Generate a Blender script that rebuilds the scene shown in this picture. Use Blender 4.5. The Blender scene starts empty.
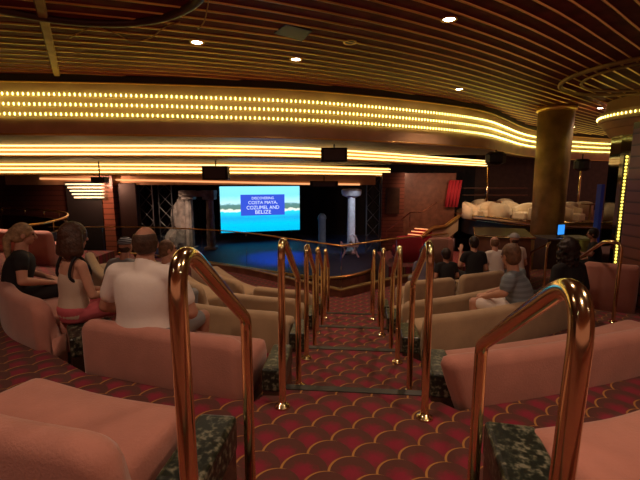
import bpy, bmesh, math, random
from mathutils import Vector, Matrix, Quaternion
random.seed(7)
S = bpy.context.scene
C = S.collection
PI = math.pi
EYE = 4.0
PITCH = math.radians(8.5)
FPX = 400.0
ca, sa = math.cos(PITCH), math.sin(PITCH)

# ---------------------------------------------------------------- camera
cd = bpy.data.cameras.new('camera'); cam = bpy.data.objects.new('camera', cd); C.objects.link(cam)
cam.location = (0, 0, EYE); cam.rotation_euler = (PI/2 - PITCH, 0, 0)
cd.sensor_width = 36; cd.lens = 36*FPX/640; cd.clip_start = 0.02; cd.clip_end = 200
S.camera = cam
S.view_settings.view_transform = 'Standard'; S.view_settings.look = 'None'
S.view_settings.gamma = 1; S.view_settings.exposure = 0.3

def at(x, y, F):            # point seen at pixel, at forward distance F
    v = 240-y; t = F/(FPX*ca+v*sa)
    return Vector(((x-320)*t, F, EYE+(v*ca-FPX*sa)*t))
def atz(x, y, z):           # point seen at pixel, at height z relative to the eye
    v = 240-y; t = z/(v*ca-FPX*sa)
    return Vector(((x-320)*t, (FPX*ca+v*sa)*t, EYE+z))

# ---------------------------------------------------------------- materials
def mat(name, col, rough=.6, metal=0., emit=0., ecol=None, var=0., vscale=8., bump=0., bscale=60., spec=.5, sheen=0., coat=0.):
    m = bpy.data.materials.new(name); m.use_nodes = True
    nt = m.node_tree; b = nt.nodes['Principled BSDF']
    b.inputs['Base Color'].default_value = (*col, 1)
    b.inputs['Roughness'].default_value = rough
    b.inputs['Metallic'].default_value = metal
    b.inputs['Specular IOR Level'].default_value = spec
    if sheen: b.inputs['Sheen Weight'].default_value = sheen; b.inputs['Sheen Roughness'].default_value = .5
    if coat: b.inputs['Coat Weight'].default_value = coat; b.inputs['Coat Roughness'].default_value = .12
    if emit:
        b.inputs['Emission Color'].default_value = (*(ecol or col), 1); b.inputs['Emission Strength'].default_value = emit
    tc = nt.nodes.new('ShaderNodeTexCoord')
    if var:
        n = nt.nodes.new('ShaderNodeTexNoise'); n.inputs['Scale'].default_value = vscale; n.inputs['Detail'].default_value = 5
        nt.links.new(tc.outputs['Object'], n.inputs['Vector'])
        r = nt.nodes.new('ShaderNodeValToRGB')
        r.color_ramp.elements[0].position = .3; r.color_ramp.elements[1].position = .7
        r.color_ramp.elements[0].color = (*[c*(1-var) for c in col], 1)
        r.color_ramp.elements[1].color = (*[min(1, c*(1+var)) for c in col], 1)
        nt.links.new(n.outputs['Fac'], r.inputs['Fac']); nt.links.new(r.outputs['Color'], b.inputs['Base Color'])
    if bump:
        n = nt.nodes.new('ShaderNodeTexNoise'); n.inputs['Scale'].default_value = bscale; n.inputs['Detail'].default_value = 4
        nt.links.new(tc.outputs['Object'], n.inputs['Vector'])
        bp = nt.nodes.new('ShaderNodeBump'); bp.inputs['Strength'].default_value = bump; bp.inputs['Distance'].default_value = .01
        nt.links.new(n.outputs['Fac'], bp.inputs['Height']); nt.links.new(bp.outputs['Normal'], b.inputs['Normal'])
    return m

M = {}
M['salmon'] = mat('salmon_velvet', (.52, .225, .17), .85, var=.10, vscale=5, bump=.25, bscale=90, sheen=.35)
M['beige'] = mat('beige_velvet', (.47, .33, .19), .85, var=.10, vscale=5, bump=.25, bscale=90, sheen=.3)
M['cream'] = mat('cream_fabric', (.75, .62, .42), .85, var=.08, bump=.2)
M['brass'] = mat('brass', (.95, .76, .42), .15, 1.0, var=.06, vscale=20)
M['brass_old'] = mat('brushed_brass', (.42, .27, .11), .5, .45, var=.25, vscale=3)
M['copper'] = mat('copper_panel', (.66, .44, .26), .5, .3, var=.12, vscale=2)
M['gold'] = mat('gold_trim', (.95, .62, .20), .28, .9)
M['ledge'] = mat('polished_tan_ledge', (.50, .30, .16), .35, coat=.4)
M['black'] = mat('black_trim', (.012, .010, .010), .5)
M['curtain'] = mat('black_curtain', (.010, .009, .012), .9, bump=.5, bscale=12)
M['bulb'] = mat('bulb_glow', (1, .85, .4), .4, emit=5.5, ecol=(.9, .82, .20))
M['tube'] = mat('tube_glow', (1, .8, .4), .4, emit=2.6, ecol=(1., .70, .24))
M['lamp'] = mat('lamp_lens', (1, 1, 1), .4, emit=30., ecol=(1., .9, .82))
M['slat'] = mat('dark_lacquered_wood', (.15, .022, .026), .6, var=.35, vscale=4, spec=.12)
M['wood'] = mat('red_brown_wood', (.17, .062, .035), .4, var=.3, vscale=5, coat=.3)
M['wood_dark'] = mat('dark_wood', (.055, .028, .016), .4, var=.3, vscale=5, coat=.3)
M['rubber'] = mat('dark_nosing', (.035, .035, .032), .45)
M['skin'] = mat('skin', (.62, .33, .23), .55, var=.06)
M['skin2'] = mat('tanned_skin', (.50, .25, .17), .55, var=.06)
M['white_cloth'] = mat('white_cloth', (.88, .81, .76), .85, bump=.3, bscale=14)
M['black_cloth'] = mat('black_cloth', (.012, .011, .013), .85, bump=.3, bscale=14)
M['grey_cloth'] = mat('grey_cloth', (.26, .27, .28), .85, bump=.3, bscale=14)
M['blond'] = mat('ash_blond_hair', (.42, .28, .15), .6, var=.35, vscale=30, bump=.8, bscale=50)
M['brown_hair'] = mat('dark_brown_hair', (.060, .024, .012), .5, var=.4, vscale=30, bump=.8, bscale=50)
M['light_brown_hair'] = mat('light_brown_hair', (.17, .09, .05), .6, var=.4, vscale=30, bump=.8, bscale=50)
M['mid_hair'] = mat('mid_brown_hair', (.07, .035, .02), .6, var=.4, vscale=30, bump=.8, bscale=50)
M['eye'] = mat('eye', (.03, .02, .02), .2)
M['shoe'] = mat('shoe', (.05, .04, .04), .5)
M['red_cloth'] = mat('crimson_drape', (.42, .02, .035), .8, bump=.4, bscale=10)
M['pink_cloth'] = mat('pink_cloth', (.6, .12, .15), .8)
M['stone'] = mat('mottled_plaster', (.30, .25, .22), .8, var=.5, vscale=3.5, bump=.8, bscale=9)
M['white_plaster'] = mat('pale_plaster', (.62, .64, .70), .6, var=.15, vscale=6)
M['stagefloor'] = mat('glossy_stage_floor', (.04, .05, .12), .6, var=.2)
M['metal_dark'] = mat('dark_metal', (.11, .10, .10), .45, .6)
M['screenblue'] = mat('caption_blue', (.02, .03, .3), .5, emit=1.0, ecol=(.035, .085, .62))
M['screentext'] = mat('caption_white', (1, 1, 1), .5, emit=.9, ecol=(.75, .85, 1.))
M['laptop'] = mat('blue_display', (.02, .1, .4), .5, emit=1.0, ecol=(.03, .28, .9))
M['neon'] = mat('amber_neon', (1, .8, .3), .5, emit=2.2, ecol=(.95, .72, .10))
M['led'] = mat('step_light', (1, .6, .3), .5, emit=.9, ecol=(1., .42, .16))
M['louvre'] = mat('lit_louvre', (1, .9, .6), .5, emit=.9, ecol=(1., .85, .5))
M['orange_reflection'] = mat('orange_glint', (.5, .2, .04), .5)  # stands for orange reflections on the ceiling slats

def granite():
    m = mat('green_black_granite', (.02, .03, .02), .35)
    nt = m.node_tree; b = nt.nodes['Principled BSDF']; tc = nt.nodes.new('ShaderNodeTexCoord')
    v = nt.nodes.new('ShaderNodeTexVoronoi'); v.inputs['Scale'].default_value = 55
    nz = nt.nodes.new('ShaderNodeTexNoise'); nz.inputs['Scale'].default_value = 38; nz.inputs['Detail'].default_value = 6
    nt.links.new(tc.outputs['Object'], v.inputs['Vector']); nt.links.new(tc.outputs['Object'], nz.inputs['Vector'])
    r = nt.nodes.new('ShaderNodeValToRGB'); e = r.color_ramp.elements
    e[0].position = .46; e[0].color = (.010, .014, .010, 1); e[1].position = .66; e[1].color = (.20, .20, .14, 1)
    q = e.new(.54); q.color = (.035, .045, .03, 1)
    nt.links.new(nz.outputs['Fac'], r.inputs['Fac']); nt.links.new(r.outputs['Color'], b.inputs['Base Color'])
    return m
M['granite'] = granite()

def N(nt, t, op=None, a=None, b=None, c=None):
    n = nt.nodes.new(t)
    if op: n.operation = op
    for i, q in enumerate((a, b, c)):
        if q is None: continue
        if isinstance(q, (int, float)): n.inputs[i].default_value = q
        else: nt.links.new(q, n.inputs[i])
    return n.outputs[0]
def carpet():
    m = mat('scallop_carpet', (.2, .03, .03), .95, sheen=.15)
    nt = m.node_tree; bs = nt.nodes['Principled BSDF']; tc = nt.nodes.new('ShaderNodeTexCoord')
    mp = nt.nodes.new('ShaderNodeMapping'); mp.inputs['Rotation'].default_value = (0, 0, math.radians(5))
    nt.links.new(tc.outputs['Object'], mp.inputs['Vector'])
    sx = nt.nodes.new('ShaderNodeSeparateXYZ'); nt.links.new(mp.outputs['Vector'], sx.inputs[0])
    W = .235; R = .5; Hh = .5
    mm = lambda op, a, b=None, c=None: N(nt, 'ShaderNodeMath', op, a, b, c)
    u = mm('DIVIDE', sx.outputs[0], W); v = mm('DIVIDE', sx.outputs[1], W*1.0)
    row = mm('FLOOR', mm('DIVIDE', v, Hh))
    def layer(j):
        off = mm('MULTIPLY', mm('PINGPONG', j, 1.0), .5)     # alternate rows shifted by half a scale
        uu = mm('ADD', u, off)
        du = mm('SUBTRACT', mm('FRACT', uu), .5)
        dv = mm('SUBTRACT', v, mm('MULTIPLY', j, Hh))
        d = mm('SQRT', mm('ADD', mm('POWER', du, 2.0), mm('POWER', dv, 2.0)))
        return mm('DIVIDE', d, R), du, dv
    t1, du1, dv1 = layer(row)
    t2, du2, dv2 = layer(mm('ADD', row, 1.0))
    inside = mm('LESS_THAN', t1, 1.0)
    def mix(f, a, b):    # f? a : b
        return mm('ADD', mm('MULTIPLY', a, f), mm('MULTIPLY', b, mm('SUBTRACT', 1.0, f)))
    t = mix(inside, t1, t2); dv = mix(inside, dv1, dv2); du = mix(inside, du1, du2)
    # colour: crimson heart, maroon/green brown arch, gold edge
    r = nt.nodes.new('ShaderNodeValToRGB'); e = r.color_ramp.elements
    nz = nt.nodes.new('ShaderNodeTexNoise'); nz.inputs['Scale'].default_value = 45; nz.inputs['Detail'].default_value = 3
    nt.links.new(tc.outputs['Object'], nz.inputs['Vector'])
    tt = mm('ADD', t, mm('MULTIPLY', mm('SUBTRACT', nz.outputs['Fac'], .5), .62))
    hv = mm('SUBTRACT', tt, mm('MULTIPLY', dv, -.55))
    nt.links.new(hv, r.inputs['Fac'])
    e[0].position = .20; e[0].color = (.24, .008, .032, 1); e[1].position = .72; e[1].color = (.10, .028, .020, 1)
    edge = mm('GREATER_THAN', mm('ADD', t, mm('MULTIPLY', du, -.16)), .972)
    edge = mm('MULTIPLY', edge, mm('LESS_THAN', t, 1.0))
    mx = nt.nodes.new('ShaderNodeMix'); mx.data_type = 'RGBA'
    nt.links.new(edge, mx.inputs[0]); nt.links.new(r.outputs['Color'], mx.inputs[6]); mx.inputs[7].default_value = (.42, .20, .045, 1)
    nt.links.new(mx.outputs[2], bs.inputs['Base Color'])
    return m
M['carpet'] = carpet()

def slatwall(name, col, scale=9., axis=2, depth=.6, rough=.4):
    m = mat(name, col, rough, coat=.25)
    nt = m.node_tree; b = nt.nodes['Principled BSDF']; tc = nt.nodes.new('ShaderNodeTexCoord')
    sx = nt.nodes.new('ShaderNodeSeparateXYZ'); nt.links.new(tc.outputs['Object'], sx.inputs[0])
    f = N(nt, 'ShaderNodeMath', 'FRACT', N(nt, 'ShaderNodeMath', 'MULTIPLY', sx.outputs[axis], scale))
    r = nt.nodes.new('ShaderNodeValToRGB'); e = r.color_ramp.elements; r.color_ramp.interpolation = 'LINEAR'
    e[0].position = .0; e[0].color = (*[c*.15 for c in col], 1); e[1].position = .25; e[1].color = (*col, 1)
    nt.links.new(f, r.inputs['Fac']); nt.links.new(r.outputs['Color'], b.inputs['Base Color'])
    bp = nt.nodes.new('ShaderNodeBump'); bp.inputs['Strength'].default_value = depth; bp.inputs['Distance'].default_value = .03
    nt.links.new(f, bp.inputs['Height']); nt.links.new(bp.outputs['Normal'], b.inputs['Normal'])
    return m
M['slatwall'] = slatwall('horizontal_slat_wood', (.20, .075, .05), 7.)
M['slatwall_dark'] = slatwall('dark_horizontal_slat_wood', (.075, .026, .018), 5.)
M['brickcol'] = slatwall('ribbed_terracotta', (.36, .13, .075), 4.8)

def glass():
    m = bpy.data.materials.new('balustrade_glass'); m.use_nodes = True; b = m.node_tree.nodes['Principled BSDF']
    b.inputs['Base Color'].default_value = (.80, .90, .88, 1); b.inputs['Roughness'].default_value = .02
    b.inputs['Transmission Weight'].default_value = 1.0; b.inputs['IOR'].default_value = 1.2
    return m
M['glass'] = glass()
def mirror():
    return mat('smoked_mirror', (.13, .13, .11), .07, 1.0)
M['mirror'] = mirror()

def screenmat(x0, x1, z0, z1):
    m = bpy.data.materials.new('projected_beach_picture'); m.use_nodes = True; nt = m.node_tree
    b = nt.nodes['Principled BSDF']; b.inputs['Base Color'].default_value = (.02, .02, .02, 1)
    tc = nt.nodes.new('ShaderNodeTexCoord'); sx = nt.nodes.new('ShaderNodeSeparateXYZ'); nt.links.new(tc.outputs['Generated'], sx.inputs[0])
    nz = nt.nodes.new('ShaderNodeTexNoise'); nz.inputs['Scale'].default_value = 14; nz.inputs['Detail'].default_value = 4
    nt.links.new(tc.outputs['Generated'], nz.inputs['Vector'])
    z = N(nt, 'ShaderNodeMath', 'ADD', sx.outputs[2], N(nt, 'ShaderNodeMath', 'MULTIPLY', N(nt, 'ShaderNodeMath', 'SUBTRACT', nz.outputs['Fac'], .5), .10))
    r = nt.nodes.new('ShaderNodeValToRGB'); cr = r.color_ramp; e = cr.elements
    e[0].position = 0; e[0].color = (.0, .42, .72, 1)
    e[1].position = 1; e[1].color = (.22, .70, .88, 1)
    for p, c in ((.18, (.0, .50, .80)), (.30, (.01, .36, .68)), (.44, (.02, .60, .80)), (.455, (.72, .78, .70)), (.50, (.66, .70, .60)),
                 (.51, (.10, .20, .16)), (.60, (.09, .22, .22)), (.64, (.45, .78, .85)), (.8, (.2, .68, .88))):
        q = e.new(p); q.color = (*c, 1)
    nt.links.new(z, r.inputs['Fac']); nt.links.new(r.outputs['Color'], b.inputs['Emission Color']); b.inputs['Emission Strength'].default_value = 1.15
    return m

# ---------------------------------------------------------------- mesh helpers
def link(name, me, m, parent=None):
    o = bpy.data.objects.new(name, me); C.objects.link(o)
    if m is not None: me.materials.append(M[m] if isinstance(m, str) else m)
    if parent: o.parent = parent
    return o
def T(o, label, cat, group=None, kind=None):
    if label: o['label'] = label
    if cat: o['category'] = cat
    if group: o['group'] = group
    if kind: o['kind'] = kind
    return o
def struct(o): o['kind'] = 'structure'; return o
def empty(name, loc, rz=0, label=None, cat=None, group=None):
    o = bpy.data.objects.new(name, None); C.objects.link(o); o.location = loc; o.rotation_euler = (0, 0, rz)
    o.empty_display_size = .1
    return T(o, label, cat, group)
def mesh(verts, faces, smooth=False):
    me = bpy.data.meshes.new('m'); me.from_pydata([tuple(v) for v in verts], [], faces); me.validate()
    bm = bmesh.new(); bm.from_mesh(me); bmesh.ops.recalc_face_normals(bm, faces=bm.faces); bm.to_mesh(me); bm.free()
    if smooth:
        for p in me.polygons: p.use_smooth = True
    return me
class MB:
    def __init__(s): s.v = []; s.f = []
    def add(s, v, f):
        n = len(s.v); s.v += [Vector(q) for q in v]; s.f += [[i+n for i in q] for q in f]; return s
    def box(s, a, b, rz=0, org=None):
        x0, y0, z0 = a; x1, y1, z1 = b
        vs = [Vector(p) for p in ((x0,y0,z0),(x1,y0,z0),(x1,y1,z0),(x0,y1,z0),(x0,y0,z1),(x1,y0,z1),(x1,y1,z1),(x0,y1,z1))]
        if rz:
            o = Vector(org or (0,0,0)); Rm = Matrix.Rotation(rz, 3, 'Z'); vs = [Rm@(p-o)+o for p in vs]
        return s.add(vs, [(0,3,2,1),(4,5,6,7),(0,1,5,4),(1,2,6,5),(2,3,7,6),(3,0,4,7)])
    def loft(s, rings, closed=True, caps=True):
        n = len(rings[0]); base = len(s.v)
        for r in rings: s.v += [Vector(q) for q in r]
        for i in range(len(rings)-1):
            for j in range(n if closed else n-1):
                k = (j+1) % n
                s.f.append([base+i*n+j, base+i*n+k, base+(i+1)*n+k, base+(i+1)*n+j])
        if caps and closed:
            s.f.append([base+j for j in range(n)][::-1]); s.f.append([base+(len(rings)-1)*n+j for j in range(n)])
        return s
    def tube(s, pts, r, n=10, closed=False):
        pts = [Vector(p) for p in pts]; rings = []; up = None; L = len(pts)
        rs = r if isinstance(r, (list, tuple)) else [r]*L
        for i, p in enumerate(pts):
            if closed: t = (pts[(i+1) % L]-pts[i-1]).normalized()
            else: t = (pts[min(i+1, L-1)]-pts[max(i-1, 0)]).normalized()
            if up is None:
                up = Vector((0,0,1)) if abs(t.z) < .9 else Vector((1,0,0))
            a = t.cross(up).normalized(); b = a.cross(t).normalized(); up = b
            rings.append([p+a*math.cos(2*PI*k/n)*rs[i]+b*math.sin(2*PI*k/n)*rs[i] for k in range(n)])
        if closed: rings.append(rings[0]); return s.loft(rings, True, False)
        return s.loft(rings)
    def lathe(s, prof, cen=(0,0,0), n=24):
        c = Vector(cen)
        return s.loft([[c+Vector((r*math.cos(2*PI*k/n), r*math.sin(2*PI*k/n), z)) for k in range(n)] for r, z in prof])
    def build(s, name, m, parent=None, smooth=False, bevel=0, seg=2, auto=False):
        me = mesh(s.v, s.f, smooth or auto)
        o = link(name, me, m, parent)
        if bevel:
            b = o.modifiers.new('b', 'BEVEL'); b.width = bevel; b.segments = seg; b.limit_method = 'ANGLE'
        if auto and not smooth:
            me.set_sharp_from_angle(angle=math.radians(35))
        return o
def arc(pts, r, seg=8):      # round the corners of a polyline
    pts = [Vector(p) for p in pts]; out = [pts[0]]
    for i in range(1, len(pts)-1):
        a, b, c = pts[i-1], pts[i], pts[i+1]
        rr = r[i-1] if isinstance(r, (list, tuple)) else r
        d1 = (a-b); d2 = (c-b); q = min(rr, d1.length*.49, d2.length*.49)
        p0 = b+d1.normalized()*q; p2 = b+d2.normalized()*q
        for k in range(seg+1):
            t = k/seg; out.append(p0*(1-t)**2+b*2*t*(1-t)+p2*t*t)
    out.append(pts[-1]); return out
def smoothpath(pts, n=8):    # Catmull-Rom
    pts = [Vector(p) for p in pts]; P = [2*pts[0]-pts[1]]+pts+[2*pts[-1]-pts[-2]]; out = []
    for i in range(1, len(P)-2):
        for k in range(n):
            t = k/n; a, b, c, d = P[i-1:i+3]
            out.append(.5*((2*b)+(-a+c)*t+(2*a-5*b+4*c-d)*t*t+(-a+3*b-3*c+d)*t**3))
    out.append(pts[-1]); return out
def resample(pts, step):
    pts = [Vector(p) for p in pts]; L = [0]
    for i in range(1, len(pts)): L.append(L[-1]+(pts[i]-pts[i-1]).length)
    n = max(1, round(L[-1]/step)); out = []; j = 0
    for k in range(n+1):
        s_ = L[-1]*k/n
        while j < len(pts)-2 and L[j+1] < s_: j += 1
        t = (s_-L[j])/max(1e-9, L[j+1]-L[j]); out.append(pts[j].lerp(pts[j+1], t))
    return out

# ---------------------------------------------------------------- tiers
H0, DH = 1.18, .225
def hh(k): return H0+DH*k
def fz(k): return EYE-hh(k)
base = [(-6.2,8.5,.7,.8),(-4.7,5.9,.62,.88),(-3.5,4.25,.5,.95),(-2.27,3.15,.32,1.08),(-1.71,2.76,.2,1.14),(-.416,2.38,.09,1.18),
        (-.30,2.6,.1,1.18),(.66,2.5,.06,1.18),(.86,2.28,.06,1.16),(1.6,2.5,.02,1.16),(2.4,2.86,-.03,1.16),(3.3,3.4,-.05,1.16),(4.2,4.0,0,1.16),(9.,7.5,0,1.)]
def edge(k): return [Vector((x+(k-1)*dx, y+(k-1)*dy, 0)) for x, y, dx, dy in base]
LI = {'L4':1,'L3':2,'L2':3,'L1':4,'L0':5,'NL':6,'NR':7,'R0':8,'R1':9,'R2':10,'R3':11,'R4':12}
floor = MB(); nos = {}
for k in range(-2, 6):
    e0 = edge(k-1); e1 = edge(k); z = fz(k)
    if k == 5:   # landing up to the balustrade
        e1 = [Vector(p) for p in ((-9.5,11.2,0),(-7.45,10.9,0),(-5.2,10.9,0),(-3.6,10.6,0),(-2.2,10.05,0),(-.6,8.7,0),(.2,7.75,0),(.6,7.75,0),(1.53,8.65,0),(2.4,9.2,0),(3.5,9.84,0),(5.5,10.2,0),(8,10.6,0),(12,11,0))]
    n = len(e0)
    for i in range(n-1):
        a, b, c, d = e0[i], e0[i+1], e1[i+1], e1[i]
        floor.add([(p.x, p.y, z) for p in (a, b, c, d)], [(0,1,2,3)])
        if k < 5: floor.add([(d.x,d.y,z),(c.x,c.y,z),(c.x,c.y,z-DH),(d.x,d.y,z-DH)], [(0,1,2,3)])
        else: floor.add([(d.x,d.y,z),(c.x,c.y,z),(c.x,c.y,EYE-4),(d.x,d.y,EYE-4)], [(0,1,2,3)])
floor = struct(floor.build('floor', 'carpet'))
# behind the camera: back platform
struct(MB().box((-7,-3.2,fz(-2)-.3),(9,-1.25,fz(-2))).build('floor', 'carpet'))
for k in range(-1, 5):
    e = edge(k); a = e[LI['NL']]; b = e[LI['NR']]; z = fz(k)
    a = a+Vector((-.04,0,0)); b = b+Vector((.08,0,0)); d = (b-a).normalized(); nn = Vector((-d.y, d.x, 0))
    m = MB()
    rings = []
    for p in (a, b):
        q = [p+nn*.012, p+nn*.012+Vector((0,0,-.05)), p+nn*(-.0)+Vector((0,0,-.05)), p-nn*.055+Vector((0,0,-.001)), p-nn*.055+Vector((0,0,.006)), p+nn*.004+Vector((0,0,.008))]
        rings.append([r_+Vector((0,0,z)) for r_ in q])
    m.loft(rings)
    o = m.build('step_nosing', 'rubber')
    T(o, ['dark ribbed nosing strip on the highest aisle step, just under the camera','dark nosing strip on the aisle step between the two largest handrails','dark nosing strip on the second aisle step, past the wide open tread','dark nosing strip on the third aisle step down the carpet','dark nosing strip on the fourth aisle step down the carpet','dark nosing strip on the lowest aisle step before the landing'][k+1], 'step edge', 'nosing strips on the aisle steps')

# ---------------------------------------------------------------- benches
def bench(path, zfloor, fabric, label, group, H=.64, rc=(.13,.13), flare=(0,0), depth=.6, seat_in=(0.05,0.05), zseat=.415):
    pts = resample(smoothpath([Vector((p[0],p[1],0)) for p in path], 8), .03)
    L = [0]
    for i in range(1, len(pts)): L.append(L[-1]+(pts[i]-pts[i-1]).length)
    TL = L[-1]; root = empty('bench_seat', (pts[len(pts)//2].x, pts[len(pts)//2].y, zfloor), 0, label, 'bench', group)
    off = -root.location
    def frame(i):
        t = (pts[min(i+1,len(pts)-1)]-pts[max(i-1,0)]).normalized()
        nn = Vector((-t.y, t.x, 0))
        if nn.y < 0 : nn = -nn
        return t, nn
    # backrest
    def section(e0, e1):
        tk = 1.; top = H; rt = .075
        for e, r_ in ((e0, rc[0]), (e1, rc[1])):
            if e < rt: tk = min(tk, math.sqrt(max(.0009, 1-(1-e/rt)**2)))
            if e < r_: top = min(top, H-r_*(1-math.sqrt(max(0, 1-(1-e/r_)**2))))
        prof = []
        w0, w1 = .24, .145   # bottom, top thickness
        rad = .065
        prof.append((0, .0)); prof.append((0, top*.5)); prof.append((0, top-rad))
        for q in range(1, 7):
            a = PI-q*PI/6*1.0
            prof.append((w1/2+w1/2*math.cos(a), top-rad+rad*math.sin(a)))
        prof += [(w1+.02, top*.75), (w1+.06, top*.5), (w0, .3), (w0, 0)]
        c = .08
        return [(c+(n_-c)*tk, z_) for n_, z_ in prof]
    rings = []
    idx = [0]; extra = []
    for i in range(len(pts)):
        t, nn = frame(i); s_ = L[i]
        e0, e1 = s_, TL-s_
        sec = section(max(e0, .0006), max(e1, .0006))
        ring = []
        for n_, z_ in sec:
            sh = 0
            f0 = max(0, 1-e0/.5)*flare[0]; f1 = max(0, 1-e1/.5)*flare[1]
            sh = (-f0+f1)*(z_/H)
            ring.append(pts[i]+nn*(n_+.012)+t*sh+Vector((0,0,zfloor+z_))+off)
        rings.append(ring)
    MB().loft(rings).build('backrest', fabric, root, smooth=True)
    # seat cushion
    rings = []; rings2 = []
    i0 = next(i for i in range(len(pts)) if L[i] >= seat_in[0]); i1 = max(i for i in range(len(pts)) if TL-L[i] >= seat_in[1])
    for i in range(i0, i1+1):
        t, nn = frame(i); e = min(L[i]-L[i0], L[i1]-L[i]); rr = .05
        q = 0 if e >= rr else rr*(1-math.sqrt(max(0, 1-(1-e/rr)**2)))
        D0, D1, zb, zt = .17, depth, .12, zseat-q*.8
        sec = [(D0,zb),(D0,zt)]
        for k in range(0, 5):
            a = PI/2-k*PI/8; sec.append((D1-q-.06+.06*math.cos(a), zt-.06+.06*math.sin(a)))
        sec += [(D1-q-.01,zb)]
        rings.append([pts[i]+nn*(n_+.012)+Vector((0,0,zfloor+z_))+off for n_, z_ in sec])
        rings2.append([pts[i]+nn*n_+Vector((0,0,zfloor+z_))+off for n_, z_ in ((.18,0.002),(.18,.13),(depth-.07,.13),(depth-.07,.002))])
    MB().loft(rings).build('seat', fabric, root, smooth=True)
    p = MB().loft(rings2[1:-1]).build('plinth', 'wood_dark', root); 
    return root

def granite_block(cx, cy, w, d, zfloor, rz, label, top=.41, zbase=None):
    root = empty('end_table', (cx, cy, zfloor), rz, label, 'end table', 'granite topped blocks at the aisle ends of benches')
    MB().box((-w/2+.008,-d/2+.008,0.003),(w/2-.008,d/2-.008,top-.035)).build('pedestal', 'wood_dark', root, bevel=.004)
    MB().box((-w/2,-d/2,top-.16),(w/2,d/2,top)).build('granite_slab', 'granite', root, bevel=.02, seg=3)
    return root

def sub(k, a, b, fa=0., fb=1.):
    e = edge(k); i, j = LI[a], LI[b]
    step = 1 if j > i else -1
    pts = [e[q] for q in range(i, j+step, step)]
    pts = resample(pts, .2)
    return pts
def trim(pts, a, b):
    rs = resample(pts, .02); n = len(rs)
    return rs[int(a/.02): n-int(b/.02)][::6]+[rs[n-int(b/.02)-1]]
rowname = ['nearest', 'second', 'third', 'fourth', 'fifth']
gs = {0:'salmon', 1:'salmon', 2:'beige', 3:'beige', 4:'beige'}
# left inner benches
L0p = [(-.65,1.06),(-1.2,1.20),(-1.75,1.42)]
bench(L0p[::-1], fz(1), 'salmon', H=.60, label= 'salmon velvet bench filling the bottom left corner, left of the largest left handrail', group='salmon benches', rc=(.13,.15))
lab = {1:'salmon velvet bench with the man in the white polo shirt on it', 2:'beige velvet bench left of aisle, right in front of the white shirted man\'s knees',
       3:'beige velvet bench left of aisle, second beyond the white shirted man', 4:'beige velvet bench left of aisle, front row nearest the stage glass'}
for k in range(1, 5):
    e = edge(k)
    pts = [e[LI['L1']]+Vector((-.08 if k == 1 else 0, .03, 0)), (e[LI['L1']]*.5+e[LI['L0']]*.5)+Vector((0,-.03,0)), e[LI['L0']]+Vector((-.09 if k == 1 else .0,0,0))]
    bench(pts, fz(k+1), gs[k], lab[k], 'salmon benches' if k == 1 else 'beige benches left of the aisle', rc=(.10,.14), H=.615)
lab = {1:'curved salmon bench at the far left with the two women on it', 2:'curved beige bench behind the blonde woman at left, with a striped cap wearer beside it', 3:'curved beige bench at far left, third tier down', 4:'curved beige bench at far left, closest to the stage glass'}
for k in range(1, 5):
    e = edge(k)
    pts = [e[LI['L3']].lerp(e[LI['L4']], .12 if k == 1 else 1.), e[LI['L3']], e[LI['L2']]+Vector((-.05,-.02,0))]
    if k == 1: pts = [Vector(q) for q in ((-3.62,4.45,0),(-3.33,3.98,0),(-2.85,3.47,0),(-2.32,3.12,0))]
    bench(pts, fz(k+1), gs[k], lab[k], 'salmon benches' if k == 1 else 'curved beige benches far left', rc=(.13,.16))
# right benches
bench([(.875,.90),(1.5,1.04),(2.3,1.4),(3.1,1.9)], fz(1), 'salmon', 'salmon velvet bench in the bottom right corner beside the speckled granite block', 'salmon benches', rc=(.16,.13), depth=.60, H=.55)
lab = {1:'long salmon bench right of aisle, directly behind the largest right handrail', 2:'long olive beige bench right of aisle in front of the woman in grey tee shirt', 3:'beige bench right of aisle next to the knees of the woman in white shorts'}
for k in range(1, 4):
    e = edge(k)
    pts = [e[LI['R0']]+Vector((.09,.02,0)), e[LI['R1']], e[LI['R2']], e[LI['R3']]]
    if k == 1: pts = [Vector(q) for q in ((.95,2.30,0),(1.6,2.47,0),(2.4,2.74,0),(3.2,3.1,0))]
    if k == 2: pts[-1] = pts[-1]+Vector((-.06,-.03,0))
    if k == 3: pts = pts[:3]+[pts[2]*.45+pts[3]*.55]
    bench(pts, fz(k+1), gs[k], lab[k], 'salmon benches' if k == 1 else 'beige benches right of the aisle', rc=(.05 if k == 1 else .12,.14), flare=(.2 if k == 1 else .05, 0), H=.55 if k == 1 else .62, zseat=.35 if k == 1 else .415)
bench([(1.44,6.42),(1.9,6.55),(2.38,6.72)], fz(5), 'beige', 'short beige bench right of the aisle, left one of the front row pair', 'beige benches right of the aisle', rc=(.12,.12))
bench([(2.52,6.86),(3.0,7.05),(3.5,7.3)], fz(5), 'beige', 'short beige bench in the front row behind the person in black', 'beige benches right of the aisle', rc=(.12,.12))

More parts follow.
